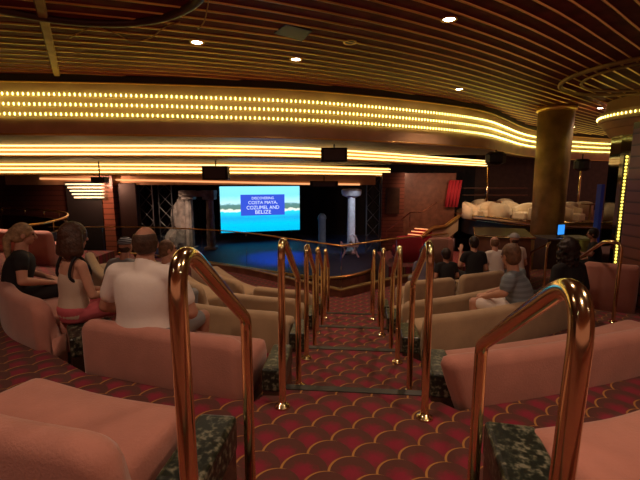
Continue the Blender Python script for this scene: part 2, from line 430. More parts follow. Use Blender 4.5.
# granite blocks
def gb(x, y, w, d, k, rz, label): return granite_block(x, y, w, d, fz(k+1), rz, label)
gb(-.46, 1.40, .17, .40, 0, math.radians(-6), 'black granite topped block at bottom left between salmon bench and largest handrail')
gb(.745, 1.33, .20, .42, 0, math.radians(-12), 'speckled granite topped block at bottom right beside the corner bench')
ll = ['dark green granite block at the aisle end of the white shirted man\'s bench', 'granite block left of aisle at end of third tier bench', 'granite block left of aisle at end of fourth tier bench', 'granite block left of aisle closest to the stage']
lr = ['dark green granite block at aisle end of the long salmon bench', 'granite block right of aisle at end of olive beige bench', 'granite block right of aisle at end of fourth tier bench', 'granite block right of aisle closest to the stage']
for k in range(1, 5):
    e = edge(k); a = e[LI['L0']]; gb(a.x+.12, a.y+.28+.0, .15, .42, k, math.radians(-4), ll[k-1])
    a = e[LI['R0']]; gb(a.x-.05, a.y+.30, .17, .42, k, math.radians(-6), lr[k-1])
# block between the two left benches
e = edge(1); a = (e[LI['L1']]+e[LI['L2']])*.5
gb(a.x+.07, a.y+.26, .34, .40, 1, math.radians(35), 'dark granite block in the gap between the two occupied salmon benches')

# ---------------------------------------------------------------- brass handrails
def rail(ax, ay, kA, bx, by, kB, zA, zB, label, r=.0225, group='brass inverted V handrails down the aisle', lean=0.):
    za, zb = fz(kA), fz(kB)
    root = empty('handrail', (ax, ay, za), 0, label, 'handrail', group); off = -root.location
    top = Vector((ax, ay, EYE-zA)); c = Vector((bx, by, EYE-zB)); d = (c-top); 
    hd = Vector((bx-ax, by-ay, 0)).normalized()
    P0 = Vector((ax+lean, ay, za)); P1 = top+hd*.03+Vector((0,0,.075)); P3 = c; P4 = Vector((bx, by, zb))
    path = arc([P0, P1, P3, P4], [.17, .04], 14)
    path = [p+off for p in resample(path, .012)]
    MB().tube(path, r, 16).build('rail', 'brass', root, smooth=True)
    for p in (P0, P4):
        MB().lathe([(.050,0),(.050,.006),(.042,.014),(.028,.020),(.024,.034),(.0,.034)], p+off, 20).build('foot_flange', 'brass', root, smooth=True)
    return root
e = [edge(k) for k in range(0, 6)]
rail(-.345, .90, 0, -.295, 1.53, 1, .20, .545, 'largest brass handrail at left, standing in front of the bottom left bench', lean=.022)
rail(.50, .70, 0, .595, 1.40, 1, .235, .60, 'largest brass handrail at right, crossing the long salmon bench', lean=-.05)
Lp = [(-.235,2.33),(-.125,3.50),(-.035,4.68),(.075,5.86)]
Rp = [(.625,2.21),(.70,3.42),(.75,4.62),(.80,5.80)]
ln = ['brass handrail left of the aisle, second from the camera', 'brass handrail left of aisle, third from the camera', 'brass handrail left of aisle, fourth from the camera', 'brass handrail left of aisle, furthest from the camera by the landing']
rn = [s_.replace('left', 'right') for s_ in ln]
for i, (x, y) in enumerate(Lp): rail(x, y, i+1, x+.065, y+.66, i+2, .385+.225*i, .735+.225*i, ln[i])
for i, (x, y) in enumerate(Rp): rail(x, y, i+1, x+.065, y+.68, i+2, .385+.225*i, .755+.225*i, rn[i])

# ---------------------------------------------------------------- balustrade
bal = empty('glass_balustrade', (.4, 7.7, fz(5)), 0, 'clear glass balustrade with thin brass top rail at the bottom of the aisle', 'balustrade')
bo = -bal.location
bp = [(-7.45,10.9),(-5.2,10.9),(-3.6,10.55),(-2.05,9.85),(-.6,8.62),(.42,7.72)]
bp2 = [(.42,7.72),(1.53,8.62),(2.3,9.1),(3.1,9.55)]
lp = smoothpath([Vector((*p,0)) for p in bp], 6); rp = smoothpath([Vector((*p,0)) for p in bp2], 6)
full = lp+rp[1:]
zt = EYE-1.27; zb5 = fz(5)
MB().tube([Vector((p.x,p.y,zt))+bo for p in full], .015, 10).build('top_rail', 'gold', bal, smooth=True)
def ribbon(pts, z0, z1, th, off=Vector((0,0,0))):
    m = MB(); rings = []
    for i, p in enumerate(pts):
        t = (pts[min(i+1,len(pts)-1)]-pts[max(i-1,0)]).normalized(); nn = Vector((-t.y, t.x, 0))*th/2
        rings.append([Vector((p.x,p.y,z0))-nn+off, Vector((p.x,p.y,z0))+nn+off, Vector((p.x,p.y,z1))+nn+off, Vector((p.x,p.y,z1))-nn+off])
    return m.loft(rings)
for side in (resample(lp, 1.45), resample(rp, 1.45)):
    for i in range(len(side)-1):
        a, b = side[i], side[i+1]; d = (b-a).normalized()
        ribbon([a+d*.01, b-d*.01], zb5+.16, zt-.02, .012, bo).build('glass_pane', 'glass', bal)
ribbon(full, zb5, zb5+.14, .10, bo).build('kerb', 'wood', bal)
ribbon(full, zb5+.14, zb5+.165, .13, bo).build('coping', 'brass_old', bal)

# ---------------------------------------------------------------- ceiling
ZC = 2.1
def g(X):
    Xc = max(-6., min(4., X)); v = .48*Xc+.045*Xc*Xc-(.0022*abs(Xc)**3 if Xc < 0 else 0)
    if X > 4: v += (X-4)*.80
    if X < -6: v += (X+6)*.03
    return v
xs = [-12+i*.6 for i in range(int(27/.6)+1)]
m1 = MB(); m2 = MB()
f0 = -12.
while f0 < 24:
    wd = .245
    rings = []; rr = []
    for X in xs:
        y = f0+g(X)
        rings.append([Vector((X,y,EYE+ZC)),Vector((X,y+wd,EYE+ZC)),Vector((X,y+wd,EYE+ZC+.06)),Vector((X,y,EYE+ZC+.06))])
        yc = y+wd+.0275
        rr.append([Vector((X,yc-.026,EYE+ZC+.03)),Vector((X,yc-.018,EYE+ZC-.004)),Vector((X,yc-.008,EYE+ZC-.014)),Vector((X,yc+.008,EYE+ZC-.014)),Vector((X,yc+.018,EYE+ZC-.004)),Vector((X,yc+.026,EYE+ZC+.03))])
    if f0+g(14) > -3 and f0+g(-12) < 20:
        m1.loft(rings); m2.loft(rr)
    f0 += .30
struct(m1.build('ceiling', 'slat'))
o = struct(m2.build('trim_1', 'gold', auto=True))
struct(MB().box((-12,-6,EYE+ZC+.07),(15,24,EYE+ZC+.1)).build('ceiling', 'black'))

# bands of light
def pathz(px, z): return [atz(x, y, z) for x, y in px]
row1 = [(-60,93),(0,93.5),(100,95),(200,97.5),(300,101.5),(380,107.5),(440,113.5),(470,117.5),(490,121.5),(505,127),(520,133),(535,136.8),(563,140.8),(600,143.5),(640,145)]
b1 = [Vector((p.x,p.y,0)) for p in smoothpath(pathz(row1, 1.72), 6)]
b1 = [p for p in b1 if p.y < 20.2]; b1 = [Vector((-12.0,b1[0].y,0))]+[p for p in b1 if p.x > -11.9]
row2 = [(-60,145),(0,145.6),(100,145.7),(200,146),(300,148),(380,153),(440,157.5),(500,162),(577,168)]
b2 = [Vector((p.x,p.y,0)) for p in smoothpath(pathz(row2, .9), 6)]
row3 = [(-60,164.4),(0,164.4),(100,164.5),(200,165),(300,166.5),(380,169),(440,171.5),(514,175)]
b3 = [Vector((p.x,p.y,0)) for p in smoothpath(pathz(row3, .52), 6)]
print('b2', b2[0], b2[len(b2)//2], b2[-1]); print('b3', b3[0], b3[len(b3)//2], b3[-1]); print('b1', b1[0], b1[-1])
b2 = [p for p in b2 if p.y < 20.2]; b3 = [p for p in b3 if p.y < 20.2]
b2 = [Vector((-12.0,b2[0].y,0))]+[p for p in b2 if p.x > -11.9]; b3 = [Vector((-12.0,b3[0].y,0))]+[p for p in b3 if p.x > -11.9]
def offs(pts, d):
    out = []
    for i, p in enumerate(pts):
        t = (pts[min(i+1,len(pts)-1)]-pts[max(i-1,0)]).normalized(); out.append(p+Vector((t.y,-t.x,0))*d)
    return out
f1 = offs(b1, -.11); f2 = offs(b2, -.10); f3 = offs(b3, -.10)
for i, (f, z0, z1) in enumerate(((f1,.916,1.97),(f2,.60,.916),(f3,.16,.60))):
    struct(ribbon(f, EYE+z0, EYE+z1, .06).build('trim_%d' % (i+2), 'copper', auto=True))
struct(ribbon(offs(b1, -.02), EYE+1.965, EYE+2.1, .12).build('trim_5', 'black'))  # black strip standing in for the shadowed gap between ceiling and copper band
for i, (f, z) in enumerate(((b1,.93),(b1,1.955),(b2,.615),(b3,.17))):
    struct(MB().tube([Vector((p.x,p.y,EYE+z)) for p in offs(f, .01)], .018, 8).build('trim_%d' % (6+i), 'gold', smooth=True))
def soffit(fa, ybk, z, name, m):
    # underside from a fascia line back to a depth well behind the next one
    mm_ = MB(); rings = []
    for p in fa: rings.append([Vector((p.x,p.y,EYE+z)), Vector((p.x,max(ybk, p.y+.5),EYE+z)), Vector((p.x,max(ybk,p.y+.5),EYE+z+.03)), Vector((p.x,p.y,EYE+z+.03))])
    mm_.loft(rings); return struct(mm_.build(name, m))
M['soffit'] = mat('glossy_brown_soffit', (.09, .038, .020), .45, var=.2, spec=.3)
soffit(f1, 15, .918, 'ceiling', 'soffit'); soffit(f2, 16, .602, 'ceiling', 'soffit'); soffit(f3, 21.5, .165, 'ceiling', 'soffit')

bm = bmesh.new(); bmesh.ops.create_uvsphere(bm, u_segments=8, v_segments=6, radius=1)
for v in bm.verts: v.co = Vector((v.co.x*.015, v.co.y*.015, v.co.z*.032))
bulbme = bpy.data.meshes.new('bulb'); bm.to_mesh(bulbme); bm.free(); bulbme.materials.append(M['bulb'])
names = ['top', 'middle', 'bottom']
for r_, z in enumerate((1.72, 1.525, 1.33)):
    pts = resample(b1[1:], .10)
    root = empty('bulb_strip', (0, 8.9, EYE+z), 0, '%s of the three rows of gold bulbs along the nearest curved copper band' % names[r_], 'light strip', 'rows of bulbs on the nearest copper band')
    off = -root.location
    ribbon(offs(b1, .0), EYE+z-.045, EYE+z-.035, .05, off).build('channel', 'gold', root)
    vis = sorted(range(len(pts)), key=lambda i: (pts[i].x**2+pts[i].y**2) + (1000 if abs(pts[i].x/pts[i].y) > .82 else 0))
    near = set(vis[:100])
    rest = MB()
    for i, p in enumerate(pts):
        q = Vector((p.x, p.y, EYE+z))+off
        if i in near:
            o = bpy.data.objects.new('bulb', bulbme); C.objects.link(o); o.parent = root; o.location = q
        else:
            n0 = len(rest.v)
            rest.add([Vector(v.co)+q for v in bulbme.vertices], [list(p_.vertices) for p_ in bulbme.polygons])
    o = rest.build('bulb', 'bulb', root, smooth=True); o['kind'] = 'stuff'
for bi, (bb, zs, nm) in enumerate(((b2, (.9,.79,.685), 'second'), (b3, (.52,.39,.27), 'third'))):
    for r_, z in enumerate(zs):
        root = empty('light_strip', (0, bb[len(bb)//2].y, EYE+z), 0, '%s glowing gold line along the %s copper band towards the stage' % (names[r_], nm), 'light strip', 'glowing lines on the %s copper band' % nm)
        off = -root.location
        pp = resample(bb, .3)
        MB().tube([Vector((p.x,p.y,EYE+z))+off for p in pp], .022, 8).build('light_tube', 'tube', root, smooth=True)
        ribbon(pp, EYE+z-.036, EYE+z-.028, .07, off).build('channel', 'gold', root)
# last fascia over the stage
px4 = [(-40,180),(40,178.6),(100,179.5),(200,181.5),(300,183.8),(360,184.5)]
b4 = [Vector((at(x,y,15.5).x, 15.5+.0*x, 0)) for x, y in px4]
zz = [at(x,y,15.5).z for x, y in px4]
m_ = MB(); m_.tube([Vector((b4[i].x, 15.5, zz[i])) for i in range(1,6)], .035, 8)
T(m_.build('light_strip', 'led', smooth=True), 'single pale orange light line along the lowest edge above the stage', 'light strip')
struct(MB().box((-16,15.55,EYE-.18),(b4[-1].x+.6,15.8,EYE+.2)).build('trim_10', 'copper'))

# downlights
def downlight(x, y, z, label, lit=True, power=60, grp='recessed ceiling downlights', r=.075):
    p = atz(x, y, z) if x is not None else y
    root = empty('downlight', p, 0, label, 'ceiling light', grp)
    MB().lathe([(r*1.45,0),(r*1.4,-.014),(r*1.05,-.012),(r,-.002),(r,.02),(r*1.45,.02)], (0,0,0), 20).build('trim_ring', 'gold', root, smooth=True)
    MB().lathe([(r,-.005),(r*.5,-.012),(0.001,-.014),(0.001,0),(r,0)], (0,0,0), 16).build('lens', 'lamp' if lit else 'metal_dark', root, smooth=True)
    if lit:
        ld = bpy.data.lights.new('downlight_lamp', 'SPOT'); ld.energy = power; ld.color = (1, .62, .40); ld.spot_size = math.radians(125); ld.spot_blend = .8; ld.shadow_soft_size = .07
        lo = bpy.data.objects.new('downlight_lamp', ld); C.objects.link(lo); lo.location = p+Vector((0,0,-.06))
    return root
for x, y, l in ((449,19,'bright downlight at upper right of the slatted ceiling, largest one'),(197,42,'bright downlight on slatted ceiling at left, near the dark ring'),(296,59,'downlight on slatted ceiling near picture centre below the dark hatch'),
             (113,77,'small downlight at the ceiling edge above the left of the bulb band'),(459,89,'downlight on slatted ceiling above the right bend of the bulb band'),(600,108,'downlight next to the round mirrored pillar crown')):
    downlight(x, y, ZC, l, power=95 if y < 90 else 60)
downlight(573, 127, ZC, 'faint downlight between the big column and the pillar crown', power=25)
downlight(350, 42, ZC, 'unlit downlight to the right of the dark ceiling hatch', lit=False)
# unseen downlights added to brighten the seats, behind and beside the camera
for X, Y, pw in ((-2.4,1.3,75),(.3,-.6,50),(2.3,.6,110),(-3.4,-1.6,50),(3.2,-2.0,55),(0.4,2.2,50)):
    downlight(None, Vector((X,Y,EYE+ZC)), 0, 'unseen downlight added for fill above the rear benches, outside the picture', power=pw)

# ceiling hatch, rings, orange reflections modelled as thin tubes
h = [atz(x, y, ZC-.01) for x, y in ((286,24),(312,31),(302,41),(274,33))]
o = MB().loft([[p+Vector((0,0,-.006)) for p in h],[p+Vector((0,0,.012)) for p in h]]).build('ceiling_hatch', mat('blue_black_panel', (.03,.034,.06), .35)); T(o, 'dark blue black square hatch set in the slatted ceiling', 'hatch')
def ring(c, r, rt, name, m, label, cat, z=ZC-.02):
    pts = [Vector((c[0]+r*math.cos(a), c[1]+r*math.sin(a), EYE+z)) for a in [2*PI*i/64 for i in range(64)]]
    T(MB().tube(pts, rt, 10, closed=True).build(name, m, smooth=True), label, cat)
ring((-2.8,4.0), 1.72, .055, 'ceiling_ring', 'wood_dark', 'dark ring moulding on the ceiling at upper left', 'ceiling ring')
ring((6.95,8.4), 1.85, .05, 'ceiling_ring', 'brass_old', 'dull brass ring moulding on the ceiling at right above the pillar', 'ceiling ring')
ring((6.95,8.4), 1.45, .03, 'ceiling_ring', 'brass_old', 'thinner inner brass ring moulding on the ceiling at right', 'ceiling ring')
a, b = atz(38,-4,ZC-.012), atz(57,75,ZC-.012)
T(MB().loft([[p+Vector((dx,0,dz)) for dx, dz in ((-.07,0),(-.05,-.03),(.05,-.03),(.07,0))] for p in (a, b)]).build('ceiling_strip', 'brass_old'), 'dull brass strip crossing the ceiling slats at upper left', 'ceiling strip')
for px, l in (([(70,38),(82,31),(96,28),(115,33),(132,41),(150,38),(165,27),(180,22)],'thin orange reflection looping over the ceiling slats at upper left, modelled as a tube'),([(198,29),(204,22),(207,10),(209,-3)],'short orange reflection on the ceiling right of the dark ring, modelled as a tube')):
    T(MB().tube(smoothpath([atz(x,y,ZC-.03) for x,y in px], 5), .008, 6).build('glint', 'orange_reflection', smooth=True), l, 'glint', 'orange ceiling reflections')

# speakers hung in front of the bands
def speaker(px0, py0, px1, py1, F, label, roundish=False):
    a = at(px0, py0, F); b = at(px1, py1, F); w = b.x-a.x; hgt = a.z-b.z
    c = Vector(((a.x+b.x)/2, F, (a.z+b.z)/2))
    root = empty('loudspeaker', c, 0, label, 'loudspeaker', 'black boxes hung below the light bands')
    if roundish: MB().lathe([(w*.3,-hgt*.5),(w*.5,-hgt*.3),(w*.5,hgt*.3),(w*.34,hgt*.5)], (0,0,0), 10).build('cabinet', 'black', root, bevel=.01)
    else: MB().box((-w/2,-.16,-hgt/2),(w/2,.16,hgt/2)).build('cabinet', 'black', root, bevel=.02)
    MB().box((-w*.4,-.172,-hgt*.38),(w*.4,-.162,hgt*.38)).build('grille', 'metal_dark', root) if not roundish else None
    MB().tube([Vector((0,0,hgt/2-.01)), Vector((0,0,EYE+(.918 if F < 10.7 or px0 > 450 else .602 if F < 13.4 else .165)-c.z))], .02, 8).build('bracket', 'black', root)
speaker(321,148,347,162,10.6,'black loudspeaker hung at picture centre over the second light band')
speaker(203,166,229,180,12.6,'black loudspeaker hung left of centre above the left screen edge')
speaker(486,152,505,165,12.5,'rounded black spotlight housing hung right of centre', True)
speaker(575,159,589,171,14.5,'rounded black spotlight housing between column and mirrored pillar', True)
speaker(93,177,107,183,13.2,'small black box at far left under the third light band')
speaker(310,181,338,187,15.2,'low black box over the right edge of the screen')

# ---------------------------------------------------------------- big column, pillar
cp = at(549,200,12.)
col = empty('column', (cp.x,12.,EYE-4), 0, 'big round brushed brass column rising to the ceiling at right', 'column')
MB().lathe([(.44,.0),(.44,3.2),(.475,6.02)], (0,0,0), 48).build('shaft', 'brass_old', col, smooth=True)
MB().lathe([(.53,0),(.53,.15),(.45,.2)], (0,0,0), 48).build('base_ring', 'wood_dark', col, smooth=True)
MB().lathe([(.485,5.95),(.52,5.98),(.52,6.1),(.485,6.1)], (0,0,0), 48).build('collar', 'gold', col, smooth=True)

pc = (9.2, 10.7)
pil = empty('mirrored_pillar', (pc[0],pc[1],EYE-3.2), 0, 'wide dark mirrored pillar with flared bulb lit crown at the right edge', 'pillar')
MB().lathe([(1.33,0),(1.33,4.6)], (0,0,0), 14).build('mirror_cladding', 'mirror', pil)
MB().lathe([(1.345,4.36),(1.40,4.42),(1.47,4.55),(1.52,4.57),(1.60,4.72),(1.67,4.74),(1.67,4.98),(1.55,5.0),(1.50,5.29)], (0,0,0), 48).build('crown', 'copper', pil, auto=True)
crown_pts = [Vector((1.685*math.cos(a),1.685*math.sin(a),4.86)) for a in [PI*.75+PI*1.0*i/64 for i in range(65)]]
for p in resample(crown_pts, .11)[:55]:
    o = bpy.data.objects.new('bulb', bulbme); C.objects.link(o); o.parent = pil; o.location = p
def strip_on(px0, py0, px1, py1, F, rad, n, m, label, par=None):
    a, b = at(px0,py0,F), at(px1,py1,F)
    root = empty('neon_strip', b, 0, label, 'light strip')
    MB().box((-.04,-.005,0),(.04,.03,a.z-b.z)).build('backing', 'black', root)
    for i in range(n):
        z = (a.z-b.z)*(i+.5)/n
        q = MB().lathe([(rad*.3,-rad),(rad,-rad*.4),(rad,rad*.4),(rad*.3,rad)], (0,-.015,z), 8).build('bulb', m, root, smooth=True)
F_=9.55
strip_on(628,155,614,270,F_,.028,34,'neon','upright strip of amber bulbs on the dark mirrored pillar')
a, b = at(606,186,F_+.4), at(597,262,F_+.4)
T(MB().tube([Vector((a.x-.06,F_+.45,a.z)),Vector((a.x-.06,F_+.45,b.z))], .018, 8).build('neon_strip', 'neon', smooth=True), 'thin gold light line on the left edge of the mirrored pillar', 'light strip')
a = at(599,200,9.9)
T(MB().box((a.x-.05,9.78,EYE-2.4),(a.x+.03,9.95,EYE-.1)).build('banner', mat('cobalt_panel',(.008,.02,.12),.5,emit=.025,ecol=(.02,.08,.6)), bevel=.01), 'narrow cobalt blue lit panel beside the mirrored pillar', 'panel')

# ---------------------------------------------------------------- right wall, booth
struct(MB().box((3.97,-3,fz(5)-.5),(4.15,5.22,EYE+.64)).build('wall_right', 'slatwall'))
struct(MB().box((3.97,-3,EYE+.64),(4.15,5.22,EYE+.72)).build('trim_11', 'wood_dark'))
# booth screen: curved salmon panel
p0, p1 = Vector((3.42,4.95,0)), Vector((4.16,4.72,0))
bz0 = fz(3)
pts = smoothpath([Vector((3.36,5.35,0)),Vector((3.42,5.02,0)),Vector((3.75,4.84,0)),Vector((4.15,4.80,0))], 8)
bench_pts = [(3.36,5.02),(3.6,4.84),(3.90,4.72)]
bench(bench_pts, fz(2), 'salmon', 'tall salmon booth back by the ribbed wall at far right', 'salmon benches', H=.60, rc=(.08,.05), depth=.42)
# handrail by wall
def rail2(pp, label, r=.02):
    root = empty('handrail', pp[0], 0, label, 'handrail', 'brass handrails on the right'); off = -Vector(pp[0])
    path = arc(pp, .09, 8)
    MB().tube([p+off for p in resample(path, .03)], r, 12).build('rail', 'brass', root, smooth=True)
    MB().lathe([(.045,0),(.045,.008),(.026,.02),(.0,.02)], (0,0,0), 16).build('foot_flange', 'brass', root, smooth=True)
A = atz(613,322,-1.62); top_ = Vector((A.x, A.y, at(621,243,A.y).z))
B = at(577,259,A.y+1.3)
rail2([A, Vector((A.x,A.y,top_.z)), Vector((A.x-.08,A.y+.15,top_.z)), B, Vector((B.x,B.y,B.z-.75))], 'brass handrail with sloping top beside the salmon booth at far right')
A = Vector((at(546,260,7.2).x,7.2,fz(5))); tz = at(546,244,7.2).z
rail2([A, Vector((A.x,7.2,tz)), Vector((A.x+.18,7.4,tz)), Vector((A.x+.3,8.3,tz-.35)), Vector((A.x+.3,8.3,fz(5)))], 'brass handrail in front of the big round column')

# ---------------------------------------------------------------- stage
ZS = EYE-2.8; SY = 21.
ap = smoothpath([Vector(p) for p in ((-8.3,15.4,0),(-6.6,15.0,0),(-5.4,14.3,0),(-3.6,13.4,0),(-1.2,11.9,0),(.3,11.3,0),(1.5,12.2,0),(2.3,14.0,0),(2.9,16.2,0))], 6)
m_ = MB(); top = [Vector((p.x,p.y,ZS)) for p in ap]; back = [Vector((p.x,SY,ZS)) for p in ap]
for i in range(len(ap)-1): m_.add([top[i],top[i+1],back[i+1],back[i]], [(0,1,2,3)])
struct(m_.build('floor', 'stagefloor'))
struct(ribbon(ap, 0, ZS-.03, .08).build('trim_12', 'wood'))
struct(MB().tube([Vector((p.x,p.y-.02,ZS)) for p in ap], .055, 8).build('trim_13', 'gold', smooth=True))
struct(MB().box((-18,-3.3,-.1),(18,24,0)).build('floor', mat('dark_floor_carpet', (.09,.012,.018), .95)))
# back curtain with folds
rings = []
for z in (ZS-.2, EYE+1.6):
    rings.append([Vector((-10+i*.12, 20.6+.09*math.sin(i*1.3)+.04*math.sin(i*.47), z)) for i in range(150)])
m_ = MB(); m_.loft(rings, closed=False); o = m_.build('stage_curtain', 'curtain', smooth=True); T(o, 'black pleated curtain across the back of the stage', 'curtain')
# screen
a = at(219.5,187,17.6); b = at(299,230,18.6)
tl, bl, tr, br = at(219.5,186.5,17.7), at(219.5,233,17.7), at(299.5,187,18.9), at(299.5,228,18.9)
W = (tr-tl).length; Hs = (tl.z-bl.z); ang = math.atan2(tr.y-tl.y, tr.x-tl.x)
scr = empty('projection_screen', (tl.x, tl.y, bl.z), ang, 'bright projection screen on stage showing a turquoise beach and a blue caption', 'screen')
MB().box((0,0,0),(W,.03,Hs)).build('picture', screenmat(0,1,0,1), scr)
MB().box((-.05,.032,-.05),(W+.05,.09,Hs+.05)).build('frame', 'black', scr)
cx0, cx1 = W*.245, W*.80; cz0, cz1 = Hs*.36, Hs*.82
cap = MB().box((cx0,-.012,cz0),(cx1,-.002,cz1)).build('caption_panel', 'screenblue', scr)
def text(s_, size, x, z, parent):
    cu = bpy.data.curves.new('t', 'FONT'); cu.body = s_; cu.size = size; cu.align_x = 'CENTER'; cu.align_y = 'CENTER'; cu.extrude = .003
    o = bpy.data.objects.new('t', cu); C.objects.link(o); bpy.context.view_layer.update()
    me = bpy.data.meshes.new_from_object(o.evaluated_get(bpy.context.evaluated_depsgraph_get())); bpy.data.objects.remove(o)
    for v in me.vertices: v.co = Vector((v.co.x+x, -.018+v.co.z*.2-.0, v.co.y+z))
    me.materials.clear()
    return link('caption_text', me, 'screentext', parent)
mx_ = (cx0+cx1)/2; hz = cz1-cz0
bw = cx1-cx0
for s_, zf_, ww, hh_ in (('DISCOVERING',.17,.50,.12),('COSTA MAYA,',.39,.66,.17),('COZUMEL AND',.62,.74,.17),('BELIZE',.84,.36,.17)):
    o = text(s_, 1., 0, 0, cap); xs_ = [v.co.x for v in o.data.vertices]; zs_ = [v.co.z for v in o.data.vertices]
    kx = bw*ww/(max(xs_)-min(xs_)); kz = hz*hh_/(max(zs_)-min(zs_)); xm = (max(xs_)+min(xs_))/2; zm = (max(zs_)+min(zs_))/2
    for v in o.data.vertices: v.co = Vector((mx_+(v.co.x-xm)*kx, v.co.y, cz1-hz*zf_+(v.co.z-zm)*kz))

# portico prop at left
F = 16.2
pl, pr = at(185,250,F), at(216,250,F)
por = empty('ruined_portico', ((pl.x+pr.x)/2, F, ZS), 0, 'plaster ruin portico prop with lintel standing left of the screen', 'stage prop')
w = pr.x-pl.x; zt_ = at(200,190,F).z-ZS
def rough(m, s_=.03, sub_=0):
    for i, v in enumerate(m.v): m.v[i] = v+Vector((random.uniform(-s_,s_), random.uniform(-s_,s_), random.uniform(-s_,s_)))
    return m
for x in (-w*.30, w*.36):
    rings = []
    for k in range(14):
        z = (zt_-.3)*k/13; r_ = .17-.03*k/13+random.uniform(-.01,.01)
        rings.append([Vector((x+(r_+.015*math.cos(8*q))*math.cos(q), (r_+.015*math.cos(8*q))*math.sin(q), z)) for q in [2*PI*j/32 for j in range(32)]])
    MB().loft(rings).build('shaft', 'stone', por, smooth=True)
    MB().box((x-.24,-.24,zt_-.38),(x+.24,.24,zt_-.26)).build('capital', 'stone', por, bevel=.03)
    MB().box((x-.24,-.24,0),(x+.24,.24,.12)).build('base', 'stone', por, bevel=.03)
rings = []
for k in range(12):
    x = -w*.55+w*1.1*k/11; dz = random.uniform(-.03,.03)
    rings.append([Vector((x,-.25,zt_-.26)),Vector((x,.25,zt_-.26)),Vector((x,.27,zt_-.02+dz)),Vector((x,-.27,zt_+dz))])
MB().loft(rings).build('lintel', 'stone', por, bevel=.02)
# rock arch
rk = empty('rock_outcrop', (at(182,245,16.6).x, 16.8, ZS), 0, 'brown rocky outcrop prop at the left of the portico', 'stage prop')
bm = bmesh.new(); bmesh.ops.create_icosphere(bm, subdivisions=4, radius=1)
from mathutils import noise
for v in bm.verts:
    c = v.co.copy(); f = 1+.35*noise.noise(c*1.7)+.12*noise.noise(c*5)
    v.co = Vector((c.x*.42*f, c.y*.4*f, 1.0+c.z*1.05*f)); v.co.z = max(0, v.co.z)
me = bpy.data.meshes.new('rock'); bm.to_mesh(me); bm.free(); link('boulder', me, 'stone', rk)
bm = bmesh.new(); bmesh.ops.create_icosphere(bm, subdivisions=3, radius=1)
for v in bm.verts:
    c = v.co.copy(); f = 1+.3*noise.noise(c*2+Vector((5,1,2))); v.co = Vector((-.25+c.x*.35*f, -.35+c.y*.3*f, .35+c.z*.5*f)); v.co.z = max(0, v.co.z)
me = bpy.data.meshes.new('rock'); bm.to_mesh(me); bm.free(); link('boulder', me, 'stone', rk)
# white column prop at right
F = 15.2
x0 = at(351,245,F).x; zt_ = at(351,189,F).z-ZS
wc = empty('column_prop', (x0, F, ZS), 0, 'pale plaster column prop with wide capital standing right of the screen', 'stage prop')
MB().lathe([(.24,0),(.24,.08),(.18,.14),(.16,.2),(.14,zt_-.35),(.16,zt_-.3)], (0,0,0), 20).build('shaft', 'white_plaster', wc, smooth=True)
MB().lathe([(.17,zt_-.32),(.34,zt_-.24),(.38,zt_-.15),(.38,zt_-.04),(.33,zt_)], (0,0,0), 20).build('capital', 'white_plaster', wc, auto=True)
ch = empty('stage_throne', (at(350,240,14.6).x, 14.6, ZS), 0, 'pale scrolled chair prop in front of the plaster column', 'stage prop')
for s_ in (-1, 1):
    MB().tube(smoothpath([Vector((s_*.30,-.2,0)),Vector((s_*.20,-.1,.22)),Vector((s_*.26,-.05,.40)),Vector((s_*.34,0,.55))],6), .035, 8).build('leg', 'white_plaster', ch, smooth=True)
MB().box((-.36,-.2,.38),(.30,.25,.45)).build('seat', 'white_plaster', ch, bevel=.02)
MB().tube(smoothpath([Vector((.28,.2,.42)),Vector((.26,.2,.62)),Vector((.12,.22,.80)),Vector((-.02,.2,.72))],6), .04, 8).build('backrest', 'white_plaster', ch, smooth=True)
F = 16.8; x0 = at(322,245,F).x
gc = empty('column_stub', (x0, F, ZS), 0, 'short dim grey rounded column prop just right of the screen', 'stage prop')
MB().lathe([(.2,0),(.19,.1),(.16,.16),(.16,1.15),(.19,1.2),(.17,1.32),(.08,1.42)], (0,0,0), 20).build('shaft', mat('grey_plaster',(.16,.17,.2),.7,var=.2), gc, smooth=True)
# trusses
def truss(xa, xb, F, z0, z1, label):
    root = empty('lighting_truss', ((xa+xb)/2, F, z0), 0, label, 'truss', 'dark lattice trusses beside the stage'); hw = (xb-xa)/2; H_ = z1-z0
    for s_ in (-1, 1): MB().tube([Vector((s_*hw,0,0)),Vector((s_*hw,0,H_))], .022, 8).build('upright', 'metal_dark', root)
    n = 5
    for i in range(n):
        za, zb_ = H_*i/n, H_*(i+1)/n
        MB().tube([Vector((-hw,0,za)),Vector((hw,0,zb_))], .014, 6).build('brace', 'metal_dark', root)
        MB().tube([Vector((hw,0,za)),Vector((-hw,0,zb_))], .014, 6).build('brace', 'metal_dark', root)
truss(at(142,240,15.8).x, at(155,240,15.8).x, 15.8, ZS, EYE+.1, 'dark lattice truss left of the stage, nearer the ribbed pilaster')
truss(at(161,240,16.4).x, at(174,240,16.4).x, 16.4, ZS, EYE+.1, 'dark lattice truss left of the stage, nearer the plaster ruin')
truss(at(366,240,15.6).x, at(379,240,15.6).x, 15.6, ZS, EYE+.1, 'dark lattice truss at the right side of the stage')
